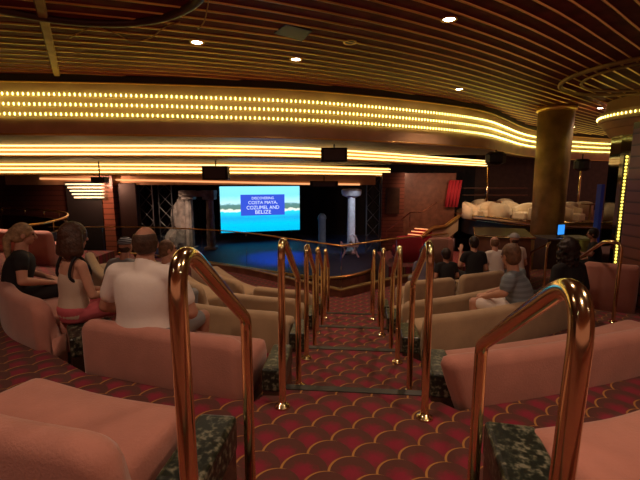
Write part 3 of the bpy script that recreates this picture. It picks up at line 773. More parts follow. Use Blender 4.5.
# stage surround
def wallseg(xa, xb, F, name, m, z0=0, z1=EYE+.3, th=.2):
    return struct(MB().box((at(xa,240,F).x,F,z0),(at(xb,240,F).x,F+th,z1)).build(name, m))
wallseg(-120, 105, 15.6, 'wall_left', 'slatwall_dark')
wallseg(104, 116.5, 15.2, 'wall_stage_left', 'brickcol', th=.5)
wallseg(116.5, 140, 15.6, 'wall_stage_left', 'wood_dark')
wallseg(381, 403, 15.6, 'wall_stage_right', 'slatwall', z1=EYE+.3)
wallseg(403, 453, 17.2, 'wall_stage_right', 'wood', z1=EYE+.3)
wallseg(455, 900, 22, 'wall_stage_right', 'wood_dark', z1=EYE+2.2)
a = at(386,188,15.55); b = at(399,214,15.55)
T(MB().box((a.x,15.5,b.z),(b.x,15.6,a.z)).build('wall_panel', 'wood_dark', bevel=.02), 'dark recessed panel high on the ribbed wood pilaster right of the stage', 'wall panel')
# left side wall
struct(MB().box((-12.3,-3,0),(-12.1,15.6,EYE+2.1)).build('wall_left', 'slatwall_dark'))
a = at(118,183,15.5); b = at(139,225,15.5)
T(MB().box((a.x,15.42,ZS),(b.x,15.5,a.z)).build('stage_door', mat('dark_door',(.03,.014,.01),.4), bevel=.02), 'dark side door between ribbed pilaster and truss left of the stage', 'door')
# lit louvres at left
for i in range(5):
    y = 183.5+i*3.3; xl = 66+i*2.2
    a = at(xl, y, 15.0); b = at(103, y+1.4, 15.0)
    T(MB().box((a.x,14.95,b.z),(b.x,15.1,a.z)).build('louvre_light', 'louvre'), ['uppermost','second from top','middle','fourth from top','lowest'][i]+' of five short glowing louvres below the bands at far left', 'louvre light', 'five glowing louvres at far left')
a = at(66,182,15.2); b = at(104,226,15.2)
struct(MB().box((a.x,15.15,0),(b.x+.02,15.2,a.z)).build('wall_left', 'black'))
# left curved gallery with brass rail
gp = smoothpath([Vector((-13,17.,0))*1 if False else Vector((-11.6,14.6,0)),Vector((-9.9,13.9,0)),Vector((-8.1,12.6,0)),Vector((-7.05,11.1,0)),Vector((-6.5,9.5,0)),Vector((-6.6,8.6,0))], 8)
gal = empty('gallery_front', (gp[0].x,gp[0].y,fz(5)), 0, 'curved dark gallery front with brass rail at the far left', 'gallery front'); go = -gal.location
MB().tube([Vector((p.x,p.y,EYE-1.0))+go for p in gp], .032, 8).build('top_rail', 'gold', gal, smooth=True)
ribbon(gp, fz(5), EYE-1.25, .08, go).build('panelling', 'slatwall_dark', gal)
for p in resample(gp, 1.2): MB().tube([Vector((p.x,p.y,EYE-1.26))+go, Vector((p.x,p.y,EYE-1.0))+go], .014, 8).build('post', 'brass', gal, smooth=True)

# ---------------------------------------------------------------- right wing: stairs, deck, chairs
ZD = EYE-1.62
deck = smoothpath([Vector(p) for p in ((7.3,20.0,0),(6.3,17.6,0),(6.1,16.3,0),(6.6,15.0,0),(7.3,13.8,0),(8.8,13.0,0),(12.5,12.9,0),(15,12.9,0))], 8)
m_ = MB()
for i in range(len(deck)-1):
    a, b = deck[i], deck[i+1]
    m_.add([(a.x,a.y,ZD),(b.x,b.y,ZD),(b.x+1,22,ZD),(a.x+1,22,ZD)], [(0,1,2,3)])
struct(m_.build('floor', 'carpet'))
gd = empty('balcony_front', (deck[0].x,deck[0].y,ZD-.9), 0, 'curved dark balcony front with wide glossy gold edged ledge at right', 'balcony front'); do_ = -gd.location
ribbon(deck, ZD-.55, ZD+.08, .10, do_).build('panelling', 'black', gd)
ribbon(deck, ZD+.14, ZD+.24, .60, do_).build('ledge', 'ledge', gd, bevel=.03)
MB().tube([p+Vector((0,0,ZD+.26))+do_ for p in offs(deck, .30)], .03, 8).build('brass_edge', 'brass', gd, smooth=True)
MB().tube([p+Vector((0,0,ZD+.05))+do_ for p in offs(deck, .07)], .02, 8).build('brass_edge', 'brass', gd, smooth=True)
struct(ribbon(offs(deck, -1.2), 0, ZD-.55, .1).build('wall_right', 'wood_dark'))
def armchair(loc, rz, label, group, s_=1.):
    root = empty('armchair', loc, rz, label, 'armchair', group)
    MB().box((-.28*s_,-.3,.16),(.28*s_,.28,.42)).build('seat', 'cream', root, bevel=.05, seg=3)
    rings = []
    for k in range(17):
        a = math.radians(-20+220*k/16); r0, r1 = .30, .42
        c, sn = math.cos(a), math.sin(a); zt = .60+.16*max(0, math.sin(a))
        rings.append([Vector((r0*c*s_, r0*sn-.0, .12)),Vector((r1*c*s_, r1*sn, .12)),Vector((r1*c*s_, r1*sn, zt-.05)),Vector((((r0+r1)/2+.03)*c*s_,((r0+r1)/2+.03)*sn,zt)),Vector((((r0+r1)/2-.03)*c*s_,((r0+r1)/2-.03)*sn,zt)),Vector((r0*c*s_, r0*sn, zt-.05))])
    MB().loft(rings).build('backrest', 'cream', root, smooth=True)
    for x, y in ((-.22,-.22),(.22,-.22),(-.22,.22),(.22,.22)): MB().tube([Vector((x*s_,y,0)),Vector((x*s_,y,.17))], .02, 8).build('leg', 'wood_dark', root)
    return root
cps = [(473,210,15.9,.8),(487,212,16.2,-.6),(499,213,15.6,2.6),(511,208,17.0,.2),(523,214,15.3,-1.1),(480,201,19.0,3.0),(505,201,19.5,2.7),(567,208,16.6,2.9),(582,209,17.0,2.8),(573,222,14.6,.6)]
cl = ['leftmost cream armchair on the right balcony above the stairs end','cream armchair on right balcony, second from the left near the ledge','cream armchair on right balcony, mid way between stairs and column','cream armchair on right balcony set back beside the column','cream armchair on right balcony touching the column\'s left side','cream armchair at the back of the right balcony, left one','cream armchair at the back of the right balcony, near the column','cream armchair right of the big column, left one of a pair','cream armchair right of the big column, beside the mirrored pillar','cream armchair right of the column nearest the ledge']
for i, (x, y, F, r_) in enumerate(cps):
    armchair(Vector((at(x,y,F).x, F, ZD)), r_, cl[i], 'cream armchairs on the right balcony', .95)
for i, (x, F) in enumerate(((493,17.4),(560,15.2),(590,15.8))):
    root = empty('cocktail_table', (at(x,210,F).x, F, ZD), 0, ['small round table among cream armchairs left of column','small round table right of the column nearer the ledge','small round table beside the mirrored pillar'][i], 'table', 'round tables on the right balcony')
    MB().lathe([(.30,.66),(.32,.68),(.32,.70),(.30,.71)], (0,0,0), 24).build('table_top', 'wood', root, smooth=True)
    MB().lathe([(.2,0),(.2,.02),(.03,.05),(.03,.66)], (0,0,0), 16).build('pedestal', 'brass_old', root, smooth=True)
# balcony posts & shelf rails
for i, (x, F) in enumerate(((487,18.5),(579,17.5))):
    p = at(x,190,F); T(MB().tube([Vector((p.x,F,ZD)),Vector((p.x,F,EYE+.6))], .05, 10).build('post', 'brass', smooth=True), ['slim bright post on the balcony left of the column','slim bright post on the balcony right of the column'][i], 'post')
for i, y in enumerate((187.5, 194.5)):
    a, b = at(462,y,20.5), at(527,y+1,20.5); T(MB().box((a.x,20.4,a.z-.05),(b.x,20.6,a.z)).build('wall_shelf', 'wood'), ['upper','lower'][i]+' dark shelf on the wall behind the cream armchairs', 'shelf', 'shelves behind the armchairs')
# crimson drape
a, b = at(449,185,16.9), at(461,207,16.9)
m_ = MB(); m_.loft([[Vector((a.x+(b.x-a.x)*i/16+(-.15 if z_ == 0 else 0), 16.9+.05*math.sin(i*1.6), (b.z if z_ == 0 else a.z+.2))) for i in range(17)] for z_ in (0,1)], closed=False)
o = m_.build('drape', 'red_cloth', smooth=True); T(o, 'crimson drape hanging at the top of the far stairs', 'drape'); sm = o.modifiers.new('s','SOLIDIFY'); sm.thickness = .02
# stairs
st = empty('staircase', (at(404,250,13.).x, 13.2, 0), 0, 'small red lit staircase with brass zigzag edge climbing right beyond the audience', 'staircase'); so = -st.location
zz0, zz1 = at(408,249,13.).z, at(458,215,14.8).z
P = [at(408,249,13.), at(432,228,13.7), at(445,226.5,14.2), at(459,216,14.9)]
n = 7
sp = resample(P, .01)
steps = []
for i in range(n):
    q = P[0].lerp(P[1], (i+.5)/n)
    back_ = Vector((-.42,.35,0))
    w_ = Vector(((P[1]-P[0]).x/n, (P[1]-P[0]).y/n, 0)); hgt = (P[1].z-P[0].z)/n
    a = Vector((P[0].x,P[0].y,0))+w_*i; z1_ = P[0].z+hgt*(i+1)-.05
    m_ = MB(); q4 = [a, a+w_, a+w_+back_, a+back_]
    m_.loft([[Vector((p.x,p.y,z1_-.35)) for p in q4],[Vector((p.x,p.y,z1_)) for p in q4]]); 
    for j in range(len(m_.v)): m_.v[j] = m_.v[j]+so
    m_.build('step', 'red_cloth', st)
    m_ = MB().tube([a+back_*.05+Vector((0,0,z1_+.01))+so, a+back_*.95+Vector((0,0,z1_+.01))+so], .018, 6).build('step_light', 'led', st)
MB().tube([p+so+Vector((0,0,.0)) for p in arc(P, .15)], .065, 8).build('brass_edge', 'gold', st, smooth=True)
for p_ in (0,1): pass
m_ = MB(); m_.loft([[P[i]+so+Vector((0,.03,-.03)) for i in range(4)],[Vector((P[i].x,P[i].y+.03,P[i].z-.55))+so for i in range(4)]], closed=False); m_.build('side_panel', 'copper', st)
hp = [p+Vector((-.55,1.0,.45))+so for p in P]; MB().tube(hp, .025, 8).build('far_handrail', 'wood', st, smooth=True)
for i in (0,1,3):
    MB().tube([hp[i], hp[i]+Vector((0,0,-.55))], .015, 6).build('baluster', 'wood', st)
# counter
zc = 2.3-1.13
ctr = empty('wooden_counter', (4.05, 8.85, fz(5)), math.radians(-20), 'dark wooden counter with brass edged top behind the seated heads', 'counter')
MB().box((-.50,-.75,0),(.50,.75,zc-.04)).build('body', 'wood', ctr, bevel=.01)
MB().box((-.56,-.82,zc-.04),(.56,.82,zc)).build('counter_top', 'wood_dark', ctr, bevel=.01)
MB().tube([Vector(q) for q in ((-.565,.825,zc-.01),(-.565,-.825,zc-.01),(.565,-.825,zc-.01),(.565,.825,zc-.01))], .014, 6).build('brass_edge', 'brass', ctr)
# desk with blue display
zd = EYE-1.5; p = at(570,240,10.2)
dk = empty('control_desk', (p.x, 10.6, 0), 0, 'low dark control desk to the right of the big column', 'desk')
MB().box((-.55,-.35,zd-.05),(.75,.4,zd)).build('desk_top', 'metal_dark', dk, bevel=.01)
MB().box((-.5,-.3,0),(.7,.35,zd-.05)).build('body', 'wood_dark', dk)
mo = empty('monitor', (at(556,232,10.5).x+.12, 10.5, zd), math.radians(20), 'small glowing blue display on the control desk', 'monitor')
MB().box((-.13,-.01,.06),(.13,.02,.36)).build('housing', 'black', mo, bevel=.005); MB().box((-.115,-.016,.08),(.115,-.012,.34)).build('screen', 'laptop', mo); MB().box((-.07,-.06,0),(.07,.06,.015)).build('stand', 'black', mo); MB().box((-.015,-.0,.01),(.015,.015,.1)).build('neck','black',mo)
# lower audience floor sofa (red)
for i, (xa, xb, F, l) in enumerate(((396,424,9.6+1.2,'crimson sofa back beyond the right front bench near the stairs'),(428,456,10.4,'salmon sofa back just below the staircase'))):
    a, b = at(xa,250,F), at(xb,250,F)
    bench([(a.x,F),((a.x+b.x)/2,F+.05),(b.x,F+.1)], EYE-2.25, 'red_cloth' if i == 0 else 'salmon', l, 'sofas on the lower floor', H=.74)
struct(MB().box((1.8,10.3,0),(5.2,12.6,EYE-2.25)).build('floor', 'carpet'))

struct(MB().box((-9.5,7.3,0),(-4.9,9.4,EYE-1.66)).build('floor', 'carpet'))
bench([(-7.2,8.3),(-6.2,7.75),(-5.15,7.5)], EYE-1.66, 'salmon', 'raised salmon bench far left, between the blonde woman and the curved gallery', 'salmon benches', H=.70)
armchair(Vector((-6.05,7.0,fz(5)+.35)), 2.4, 'pale armchair at the extreme left edge behind the blonde woman', None)
# ---------------------------------------------------------------- people
def ball(m, c, r, n=12, rot=None):
    c = Vector(c); r = Vector(r) if not isinstance(r, (int, float)) else Vector((r,r,r)); rings = []
    for i in range(n+1):
        a = -PI/2+PI*i/n; rr = max(.02, math.cos(a)); ring = []
        for k in range(16):
            q = Vector((r.x*rr*math.cos(2*PI*k/16), r.y*rr*math.sin(2*PI*k/16), r.z*math.sin(a)))
            if rot is not None: q = rot@q
            ring.append(c+q)
        rings.append(ring)
    m.loft(rings)
def cap(m, a, b, ra, rb, n=12):
    a = Vector(a); b = Vector(b); d = (b-a); L_ = d.length
    if L_ < 1e-6: return
    d.normalize(); up = Vector((0,0,1)) if abs(d.z) < .9 else Vector((1,0,0)); u = d.cross(up).normalized(); w_ = d.cross(u)
    st_ = []
    for i in range(5): t = -PI/2+PI/2*i/4; st_.append((ra*math.sin(t), max(.02,math.cos(t))*ra))
    for i in range(5): t = PI/2*i/4; st_.append((L_+rb*math.sin(t), max(.02,math.cos(t))*rb))
    m.loft([[a+d*s_+(u*math.cos(2*PI*k/n)+w_*math.sin(2*PI*k/n))*r_ for k in range(n)] for s_, r_ in st_])
def limb(m, pts, rs):
    for i in range(len(pts)-1): cap(m, pts[i], pts[i+1], rs[i], rs[i+1])
def torso(m, pts, ws, ds, n=24):
    q = smoothpath([Vector((ws[i], ds[i], 0)) for i in range(len(pts))], 4); pp = smoothpath(pts, 4)
    m.loft([[p+Vector((w_.x*math.cos(2*PI*k/n), w_.y*math.sin(2*PI*k/n), 0)) for k in range(n)] for p, w_ in zip(pp, q)])
def hand(m, wrist, d, side, nrm, s_=1., curl=.5):
    w0 = Vector(wrist); d = Vector(d).normalized(); nrm = Vector(nrm); nrm = (nrm-d*nrm.dot(d)).normalized(); lat = d.cross(nrm).normalized()*side
    cap(m, w0, w0+d*.035*s_, .024*s_, .028*s_)
    for k, o_ in enumerate((-.028,-.009,.010,.027)):
        b_ = w0+d*.02*s_+lat*o_*.6*s_; kn = w0+d*(.085-.004*abs(k-1))*s_+lat*o_*s_
        cap(m, b_, kn, .014*s_, .0115*s_)
        Lf = (.038,.044,.041,.031)[k]*s_; dd = d; p = kn
        for j, f in enumerate((1,.65,.5)):
            dd = (dd*math.cos(curl*.7)-nrm*math.sin(curl*.7)).normalized(); q = p+dd*Lf*f; cap(m, p, q, .0098*s_, .0088*s_); p = q
    tb = w0+d*.025*s_-lat*.025*s_; t1 = tb+(d*.7-lat*.8-nrm*.2).normalized()*.042*s_; t2 = t1+(d*.95-lat*.25-nrm*.3).normalized()*.032*s_
    limb(m, [tb,t1,t2], [.015*s_,.0115*s_,.0095*s_])
def finish(m, name, mtl, parent, vox, smooth_it=6):
    me = mesh(m.v, m.f); o = bpy.data.objects.new('tmp', me); C.objects.link(o)
    r_ = o.modifiers.new('r', 'REMESH'); r_.mode = 'VOXEL'; r_.voxel_size = vox; r_.use_smooth_shade = True
    sm = o.modifiers.new('s', 'SMOOTH'); sm.factor = .5; sm.iterations = smooth_it
    bpy.context.view_layer.update()
    me2 = bpy.data.meshes.new_from_object(o.evaluated_get(bpy.context.evaluated_depsgraph_get())); bpy.data.objects.remove(o)
    me2.materials.clear()
    for p in me2.polygons: p.use_smooth = True
    return link(name, me2, mtl, parent)

def person(loc, rz, label, shirt, bottom, hairf, skin='skin', s=1., wide=1., lean=.06, turn=0., nod=0., arms=None, sleeve=.5, neckline=0, legs='shorts', vox=.009, hands=True, tank=False, kneeout=.10, group=None, extra=None, slump=0.):
    root = empty('person', loc, rz, label, 'person', group)
    root.scale = (s, s, s)
    hip_z = .52; W_ = wide
    sp = [Vector((0,-.01,.44)), Vector((0,-.01,.52)), Vector((0,lean*.3,.66-slump*.3)), Vector((0,lean*.7,.80-slump*.6)), Vector((0,lean*1.0,.93-slump)), Vector((0,lean*1.1,.99-slump))]
    ws = [.15*W_,.175*W_,.155*W_,.170*W_,.165*W_,.075*W_]; ds = [.10*W_,.125*W_,.115*W_,.12*W_,.10*W_,.06]
    neck = Vector((0,lean*1.2,1.045-slump)); hc = Vector((0,lean*1.35+.03,1.175-slump))
    sh = [Vector((sd*.185*W_, lean*1.0, .945-slump)) for sd in (-1,1)]
    if arms is None: arms = [((-.25*W_,.02,.66),(-.16,.26,.56)),((.25*W_,.02,.66),(.16,.26,.56))]
    b = MB(); torso(b, sp, ws, ds)
    cap(b, sp[-1]-Vector((0,0,.03)), neck+Vector((0,.01,.03)), .062*math.sqrt(W_), .056*math.sqrt(W_))
    for i in (0,1): cap(b, Vector((0,sp[4].y,.955-slump)), sh[i], .06*W_, .052*W_)
    for i in (0,1):
        e_, w_ = Vector(arms[i][0]), Vector(arms[i][1])
        limb(b, [sh[i], e_, w_], [.052*W_, .040*W_, .026])
        cap(b, e_, e_.lerp(w_, .4), .041*W_, .038*W_)
        if hands: hand(b, w_, (w_-e_), (1 if i == 0 else -1), (0,0,1), 1., .6)
        else: cap(b, w_, w_+(w_-e_).normalized()*.1, .026, .03)
    kn = []; an = []
    for i, sd in enumerate((-1,1)):
        h_ = Vector((sd*.095*W_, .02, hip_z-.02)); k_ = Vector((sd*kneeout*1.2, .46, .50)); a_ = Vector((sd*kneeout*1.1, .44, .09)); kn.append(k_); an.append(a_)
        limb(b, [h_, k_, a_], [.085*math.sqrt(W_), .055, .036]); cap(b, k_.lerp(a_,.15), k_.lerp(a_,.5), .052, .05)
        cap(b, a_+Vector((0,-.03,-.05)), a_+Vector((0,.14,-.06)), .032, .028)
    # head
    R_ = Matrix.Rotation(turn, 3, 'Z')@Matrix.Rotation(-nod, 3, 'X')
    def hp_(v): return hc+R_@Vector(v)
    ball(b, hp_((0,-.012,.02)), (.076,.094,.098), rot=R_); ball(b, hp_((0,.018,-.04)), (.058,.068,.072), rot=R_)
    ball(b, hp_((0,.052,-.088)), (.026,.024,.02), rot=R_)
    cap(b, hp_((0,.082,.012)), hp_((0,.106,-.028)), .010, .015)
    ball(b, hp_((0,.078,-.062)), (.026,.014,.007), rot=R_); ball(b, hp_((0,.07,.03)), (.05,.022,.012), rot=R_)
    for sd in (-1,1): ball(b, hp_((sd*.079,-.008,-.008)), (.011,.022,.034), rot=R_)
    body = finish(b, 'body', skin, root, vox, 4)
    em = MB()
    for sd in (-1,1): ball(em, hp_((sd*.030,.0795,.010)), (.013,.009,.008), 8, rot=R_)
    em.build('eyes', 'eye', root, smooth=True)
    # shirt
    m = MB(); o_ = .013
    ztop = 5 if not tank else 5
    if not tank:
        torso(m, sp, [w_+o_ for w_ in ws], [d_+o_ for d_ in ds])
        for i in (0,1): cap(m, Vector((0,sp[4].y,.955-slump)), sh[i], .06*W_+o_*.7, .052*W_+o_)
        for i in (0,1):
            e_ = Vector(arms[i][0]); q = sh[i].lerp(e_, sleeve)
            cap(m, sh[i], q, .052*W_+o_, .050*W_+o_)
        if sleeve >= .99:
            for i in (0,1): cap(m, Vector(arms[i][0]), Vector(arms[i][0]).lerp(Vector(arms[i][1]), .85), .05*W_, .04)
        for sd in (-1,1): cap(m, sp[-1]+Vector((sd*.03,0,-.02)), Vector((sd*.15*W_,sp[4].y,.955-slump)), .062, .066)
        if neckline: cap(m, sp[-1]+Vector((0,-.012,-.0)), sp[-1].lerp(neck,.75)+Vector((0,-.006,0)), .078, .070)
    else:
        q = [Vector(v) for v in sp[:4]]+[sp[3].lerp(sp[4],.6)]
        torso(m, q, [w_+o_ for w_ in ws[:4]]+[ws[4]*.80], [d_+o_ for d_ in ds[:4]]+[ds[4]+o_])
        for sd in (-1,1): limb(m, [q[-1]+Vector((sd*.10*W_,-.06,0)), sp[4]+Vector((sd*.095,-.01,.075)), q[-1]+Vector((sd*.09*W_,.09,0))], [.03,.022,.03])
    finish(m, 'shirt', shirt, root, max(vox, .010), 24)
    if tank:
        t_ = MB()
        for sd in (-1,1):
            t_.tube(smoothpath([q[-1]+Vector((sd*.150*W_,-.02,-.10)), q[-1]+Vector((sd*.145*W_,-.085,-.02)), sp[4]+Vector((sd*.125,-.05,.06)), sp[4]+Vector((sd*.125,.01,.085)), q[-1]+Vector((sd*.14*W_,.09,0)), q[-1]+Vector((sd*.155*W_,.03,-.10))], 5), .013, 8)
        t_.build('strap_trim', 'black_cloth', root, smooth=True)
    m = MB(); torso(m, [Vector((0,-.012,.43)), Vector((0,-.012,.54)), Vector((0,-.005,.60))], [.165*W_,.19*W_,.165*W_], [.115*W_,.14*W_,.12*W_])
    for i, sd in enumerate((-1,1)):
        h_ = Vector((sd*.095*W_, .02, hip_z-.02)); f = .82 if legs == 'shorts' else 1.
        cap(m, h_, h_.lerp(kn[i], f), .098*math.sqrt(W_), .075)
        if legs != 'shorts': limb(m, [kn[i], an[i]+Vector((0,0,.03))], [.07,.055])
    finish(m, 'shorts' if legs == 'shorts' else 'trousers', bottom, root, max(vox, .011), 3)
    for i in (0,1):
        m = MB(); cap(m, an[i]+Vector((0,-.04,-.052)), an[i]+Vector((0,.15,-.056)), .038, .032); m.build('shoe', 'shoe', root, smooth=True)
    hairf(root, hp_, R_, hc, vox)
    return root

def hair_cap(m, hp_, R_, big=1.0, low=-.02):
    ball(m, hp_((0,-.022,.030)), (.086*big,.098*big,.098*big), rot=R_)
    ball(m, hp_((0,-.045,-.02)), (.078*big,.072*big,.08*big), rot=R_)
def h_pony(mtl):
    def f(root, hp_, R_, hc, vox):
        m = MB(); hair_cap(m, hp_, R_, 1.03)
        ball(m, hp_((0,-.11,.03)), (.035,.035,.035), rot=R_)
        limb(m, [hp_((0,-.12,.02)), hp_((0,-.15,-.06)), hp_((0,-.135,-.2)), hp_((0,-.12,-.32))], [.03,.038,.034,.015])
        finish(m, 'hair', mtl, root, .009, 3)
    return f
def h_long(mtl, L_=.24, wv=1.):
    def f(root, hp_, R_, hc, vox):
        m = MB(); hair_cap(m, hp_, R_, 1.22)
        for k in range(11):
            a = math.radians(-15-150*k/10); x, y = .104*math.cos(a), .094*math.sin(a)
            q = [hp_((x*.8,y*.8,.06)), hp_((x*1.05,y*1.05-.01,-.03)), hp_((x*1.15+random.uniform(-.012,.012),y*1.1-.015,-.12)), hp_((x*1.1*wv+random.uniform(-.015,.015),y*1.0-.02,-L_+random.uniform(-.02,.02)))]
            limb(m, q, [.034,.036,.036,.018])
        finish(m, 'hair', mtl, root, .009, 2)
    return f
def h_curly(mtl):
    def f(root, hp_, R_, hc, vox):
        m = MB(); hair_cap(m, hp_, R_, 1.2)
        for k in range(150):
            a = math.radians(random.uniform(-200,20)); z = random.uniform(-.20,.10); r_ = .115 if z < .04 else .085
            ball(m, hp_((r_*math.cos(a), r_*math.sin(a)*.95-.01, z)), random.uniform(.014,.026), 6)
        finish(m, 'hair', mtl, root, .007, 1)
    return f
def h_short(mtl, big=1.02):
    def f(root, hp_, R_, hc, vox):
        m = MB(); hair_cap(m, hp_, R_, big); finish(m, 'hair', mtl, root, .009, 3)
    return f
def h_balding(mtl):
    def f(root, hp_, R_, hc, vox):
        m = MB()
        for k in range(15):
            a = math.radians(-5-170*k/14); x, y = .070*math.cos(a), -.012+.084*math.sin(a)
            limb(m, [hp_((x*1.0,y*1.0,.060)), hp_((x*1.08,y*1.04,.015)), hp_((x*.92,y*.92,-.05))], [.014,.020,.016])
        ball(m, hp_((0,-.042,-.012)), (.082,.074,.072), rot=R_)
        finish(m, 'hair', mtl, root, .008, 2)
    return f
def h_cap(mtl, stripes=False):
    def f(root, hp_, R_, hc, vox):
        m = MB(); ball(m, hp_((0,-.035,-.03)), (.078,.07,.06), rot=R_); finish(m, 'hair', 'brown_hair', root, .009, 3)
        m = MB(); rings = []
        for i in range(9):
            t = PI/2*i/8; rings.append([hp_((.090*math.cos(t)*math.cos(2*PI*k/24) if i < 8 else .001*math.cos(2*PI*k/24), -.012+(.106*math.cos(t) if i < 8 else .001)*math.sin(2*PI*k/24), .035+.095*math.sin(t))) for k in range(24)])
        m.loft(rings)
        m.loft([[hp_((.075*math.cos(a), -.0+.16*math.sin(a) , .040+dz)) for a in [PI*k/12 for k in range(13)]] for dz in (0,.008)])
        m.build('cap', mtl, root, smooth=True)
    return f
# striped materials
def striped(name, c1, c2, scale, axis=2):
    m = mat(name, c1, .85); nt = m.node_tree; b = nt.nodes['Principled BSDF']; tc = nt.nodes.new('ShaderNodeTexCoord')
    sx = nt.nodes.new('ShaderNodeSeparateXYZ'); nt.links.new(tc.outputs['Object'], sx.inputs[0])
    f = N(nt, 'ShaderNodeMath', 'GREATER_THAN', N(nt, 'ShaderNodeMath', 'FRACT', N(nt, 'ShaderNodeMath', 'MULTIPLY', sx.outputs[axis], scale)), .5)
    mx = nt.nodes.new('ShaderNodeMix'); mx.data_type = 'RGBA'; nt.links.new(f, mx.inputs[0]); mx.inputs[6].default_value = (*c1,1); mx.inputs[7].default_value = (*c2,1)
    nt.links.new(mx.outputs[2], b.inputs['Base Color']); return m
M['stripecap'] = striped('striped_cap', (.02,.02,.03), (.35,.38,.42), 45)
M['grey_tee'] = striped('grey_blue_tee', (.23,.27,.30), (.17,.20,.23), 18)
M['greycap'] = mat('pale_grey_cap', (.45,.45,.48), .8)
M['tank'] = mat('cream_tank', (.62,.48,.38), .85, bump=.3, bscale=14)
M['dark_red_hair'] = mat('near_black_hair', (.018,.008,.006), .5, var=.4, vscale=30, bump=.8, bscale=50)

def seat_at(px, F, k, dz=0): return Vector((at(px,300,F).x, F, fz(k+1)+dz))
R = math.radians
# man in white polo
p = seat_at(144, 2.84, 1)
man = person(p, R(-14), 'heavy balding man in a white polo shirt and grey shorts, seen from behind', 'white_cloth', 'grey_cloth', h_balding('mid_hair'), 'skin2', s=1.0, wide=1.30, lean=.03, turn=R(12), arms=[((-.36,.03,.68),(-.20,.27,.60)),((.35,.05,.68),(.17,.28,.62))], sleeve=.62, neckline=1, vox=.007, kneeout=.17)
# brunette in tank
p = seat_at(74, 3.38, 1)
person(p, R(-36), 'long haired brunette woman in a cream tank top with black strap edges', 'tank', 'pink_cloth', h_long('brown_hair', .15), 'skin', s=.97, wide=.88, lean=.02, turn=R(8), arms=[((-.23,.04,.70),(-.10,.27,.64)),((.23,.06,.68),(.10,.30,.64))], tank=True, vox=.007, legs='shorts')
# blonde
p = seat_at(17, 3.98, 1)
person(p, R(-52), 'blonde woman with ponytail and glasses in a black top at the far left', 'black_cloth', 'black_cloth', h_pony('blond'), 'skin', s=.96, wide=1.12, lean=.07, turn=R(-6), nod=.12, slump=.05, arms=[((-.28,.06,.70),(-.10,.30,.62)),((.28,.06,.68),(.14,.32,.60))], sleeve=.35, vox=.007, legs='long')
# capped person and neighbour
person(seat_at(121, 4.75, 2), R(-14), 'person in a dark striped cap seated beyond the brunette woman', 'grey_cloth', 'grey_cloth', h_cap('stripecap'), 'skin2', s=.93, vox=.011, legs='long', hands=True, lean=.10, slump=.05)
person(seat_at(162, 4.45, 2), R(-18), 'grey haired person resting chin on hand, beyond the white shirted man\'s head', 'white_cloth', 'grey_cloth', h_short('light_brown_hair'), 'skin', s=.93, vox=.011, legs='long', turn=R(-40), arms=[((-.22,.05,.68),(-.12,.27,.58)),((.20,.16,.74),(.10,.16,.98))], lean=.10, slump=.04)
# right woman grey tee
p = seat_at(522, 4.14, 2)
person(p, R(50), 'woman in a grey blue tee shirt and white shorts, leaning forward on right bench', 'grey_tee', 'white_cloth', h_short('light_brown_hair', 1.07), 'skin', s=1.0, wide=1.12, lean=.09, turn=R(-28), nod=.1, arms=[((-.26,.12,.70),(-.12,.36,.58)),((.26,.10,.70),(.14,.36,.58))], sleeve=.55, vox=.007, legs='shorts', slump=.12)
p = seat_at(570, 4.38, 2)
person(p, R(20), 'woman with dark curly hair and dark top behind the largest right handrail', 'black_cloth', 'black_cloth', h_curly('dark_red_hair'), 'skin2', s=.95, wide=1.0, lean=.05, sleeve=.99, vox=.010, legs='long', slump=.03)
# far group
FR = 'people seated in the right front row'
person(Vector((at(473,300,7.35).x,7.35,fz(5))), R(8), 'dark haired person in black with one forearm raised, in the right front row', 'black_cloth', 'black_cloth', h_short('dark_red_hair',1.08), 'skin', s=.97, vox=.012, legs='long', arms=[((-.27,.08,.74),(-.22,.16,1.0)),((.25,.02,.66),(.16,.26,.56))], group=FR)
person(Vector((at(494,300,7.55).x,7.55,fz(5))), R(14), 'bald person in a pale top in the right front row', 'white_cloth', 'grey_cloth', h_balding('light_brown_hair'), 'skin', s=.95, vox=.012, legs='long', group=FR)
person(Vector((at(514,300,7.75).x,7.75,fz(5))), R(20), 'person in a pale grey cap and white shirt in the right front row', 'white_cloth', 'grey_cloth', h_cap('greycap'), 'skin', s=.98, vox=.012, legs='long', group=FR)
person(Vector((at(446,300,7.1).x,7.1,fz(5))), R(10), 'dark haired person low in the front row, right of the brass handrails', 'black_cloth', 'black_cloth', h_short('dark_red_hair',1.15), 'skin2', s=.86, vox=.012, legs='long', slump=.05, group=FR)
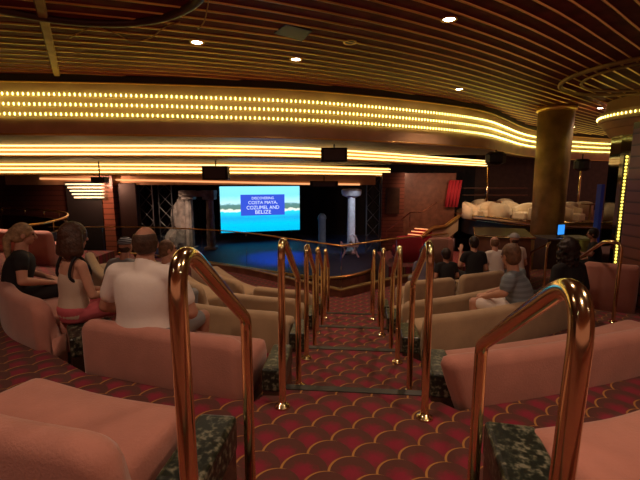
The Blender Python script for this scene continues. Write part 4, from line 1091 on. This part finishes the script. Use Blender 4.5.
person(Vector((at(424,300,7.2).x,7.2,fz(5))), R(10), 'dark haired person in grey violet top just right of the brass handrails', mat('violet_grey',(.14,.12,.18),.85), 'grey_cloth', h_short('dark_red_hair',1.08), 'skin2', s=.86, vox=.012, legs='long', slump=.04, group=FR)
person(Vector((at(592,300,8.4).x,8.4,fz(5))), R(60), 'dark clothed person near the control desk at right', 'black_cloth', 'black_cloth', h_short('dark_red_hair',1.08), 'skin2', s=1.0, vox=.012, legs='long', arms=[((-.27,.12,.76),(-.25,.38,.80)),((.25,.02,.66),(.16,.26,.56))])

# ---------------------------------------------------------------- lights
def spot(loc, tgt, e_, col, size=50, blend=.6, rad=.2):  # unseen spots: the blue one is the stage light, others added to brighten
    ld = bpy.data.lights.new('unseen_spot', 'SPOT'); ld.energy = e_; ld.color = col; ld.spot_size = R(size); ld.spot_blend = blend; ld.shadow_soft_size = rad
    o = bpy.data.objects.new('unseen_spot', ld); C.objects.link(o); o.location = loc
    o.rotation_euler = (Vector(tgt)-Vector(loc)).to_track_quat('-Z','Y').to_euler()
spot((-1.7,15.4,EYE-.1), (-1.5,14.6,ZS), 620, (.02,.09,1), 62, .8)
spot((-5.6,14.4,EYE-.1), (-6.0,16.6,ZS+.8), 130, (1,.7,.5), 60)
spot((1.6,13.6,EYE-.1), (1.2,15.2,ZS+1.4), 90, (.8,.88,1), 50)
spot((4.0,14.3,EYE+.3), (4.6,17.2,EYE-1.2), 120, (1,.5,.3), 110)
spot((8.5,15.2,EYE+.5), (8.0,16.8,ZD), 70, (1,.72,.45), 120)
spot((-8.5,13.9,EYE-.15), (-8.5,15.6,EYE-1.2), 110, (1,.45,.28), 130)
spot((5.2,13.2,EYE+.5), (5.9,15.6,ZD+.2), 130, (1,.66,.40), 90)
spot((-6.0,8.0,EYE+.5), (-5.6,8.2,ZD), 130, (1,.6,.42), 110)
spot((3.4,11.5,EYE+.5), (3.2,12.5,EYE-2.2), 120, (1,.3,.25), 100)
w = bpy.data.worlds.new('world'); S.world = w; w.use_nodes = True
w.node_tree.nodes['Background'].inputs[0].default_value = (.26, .095, .065, 1); w.node_tree.nodes['Background'].inputs[1].default_value = .75
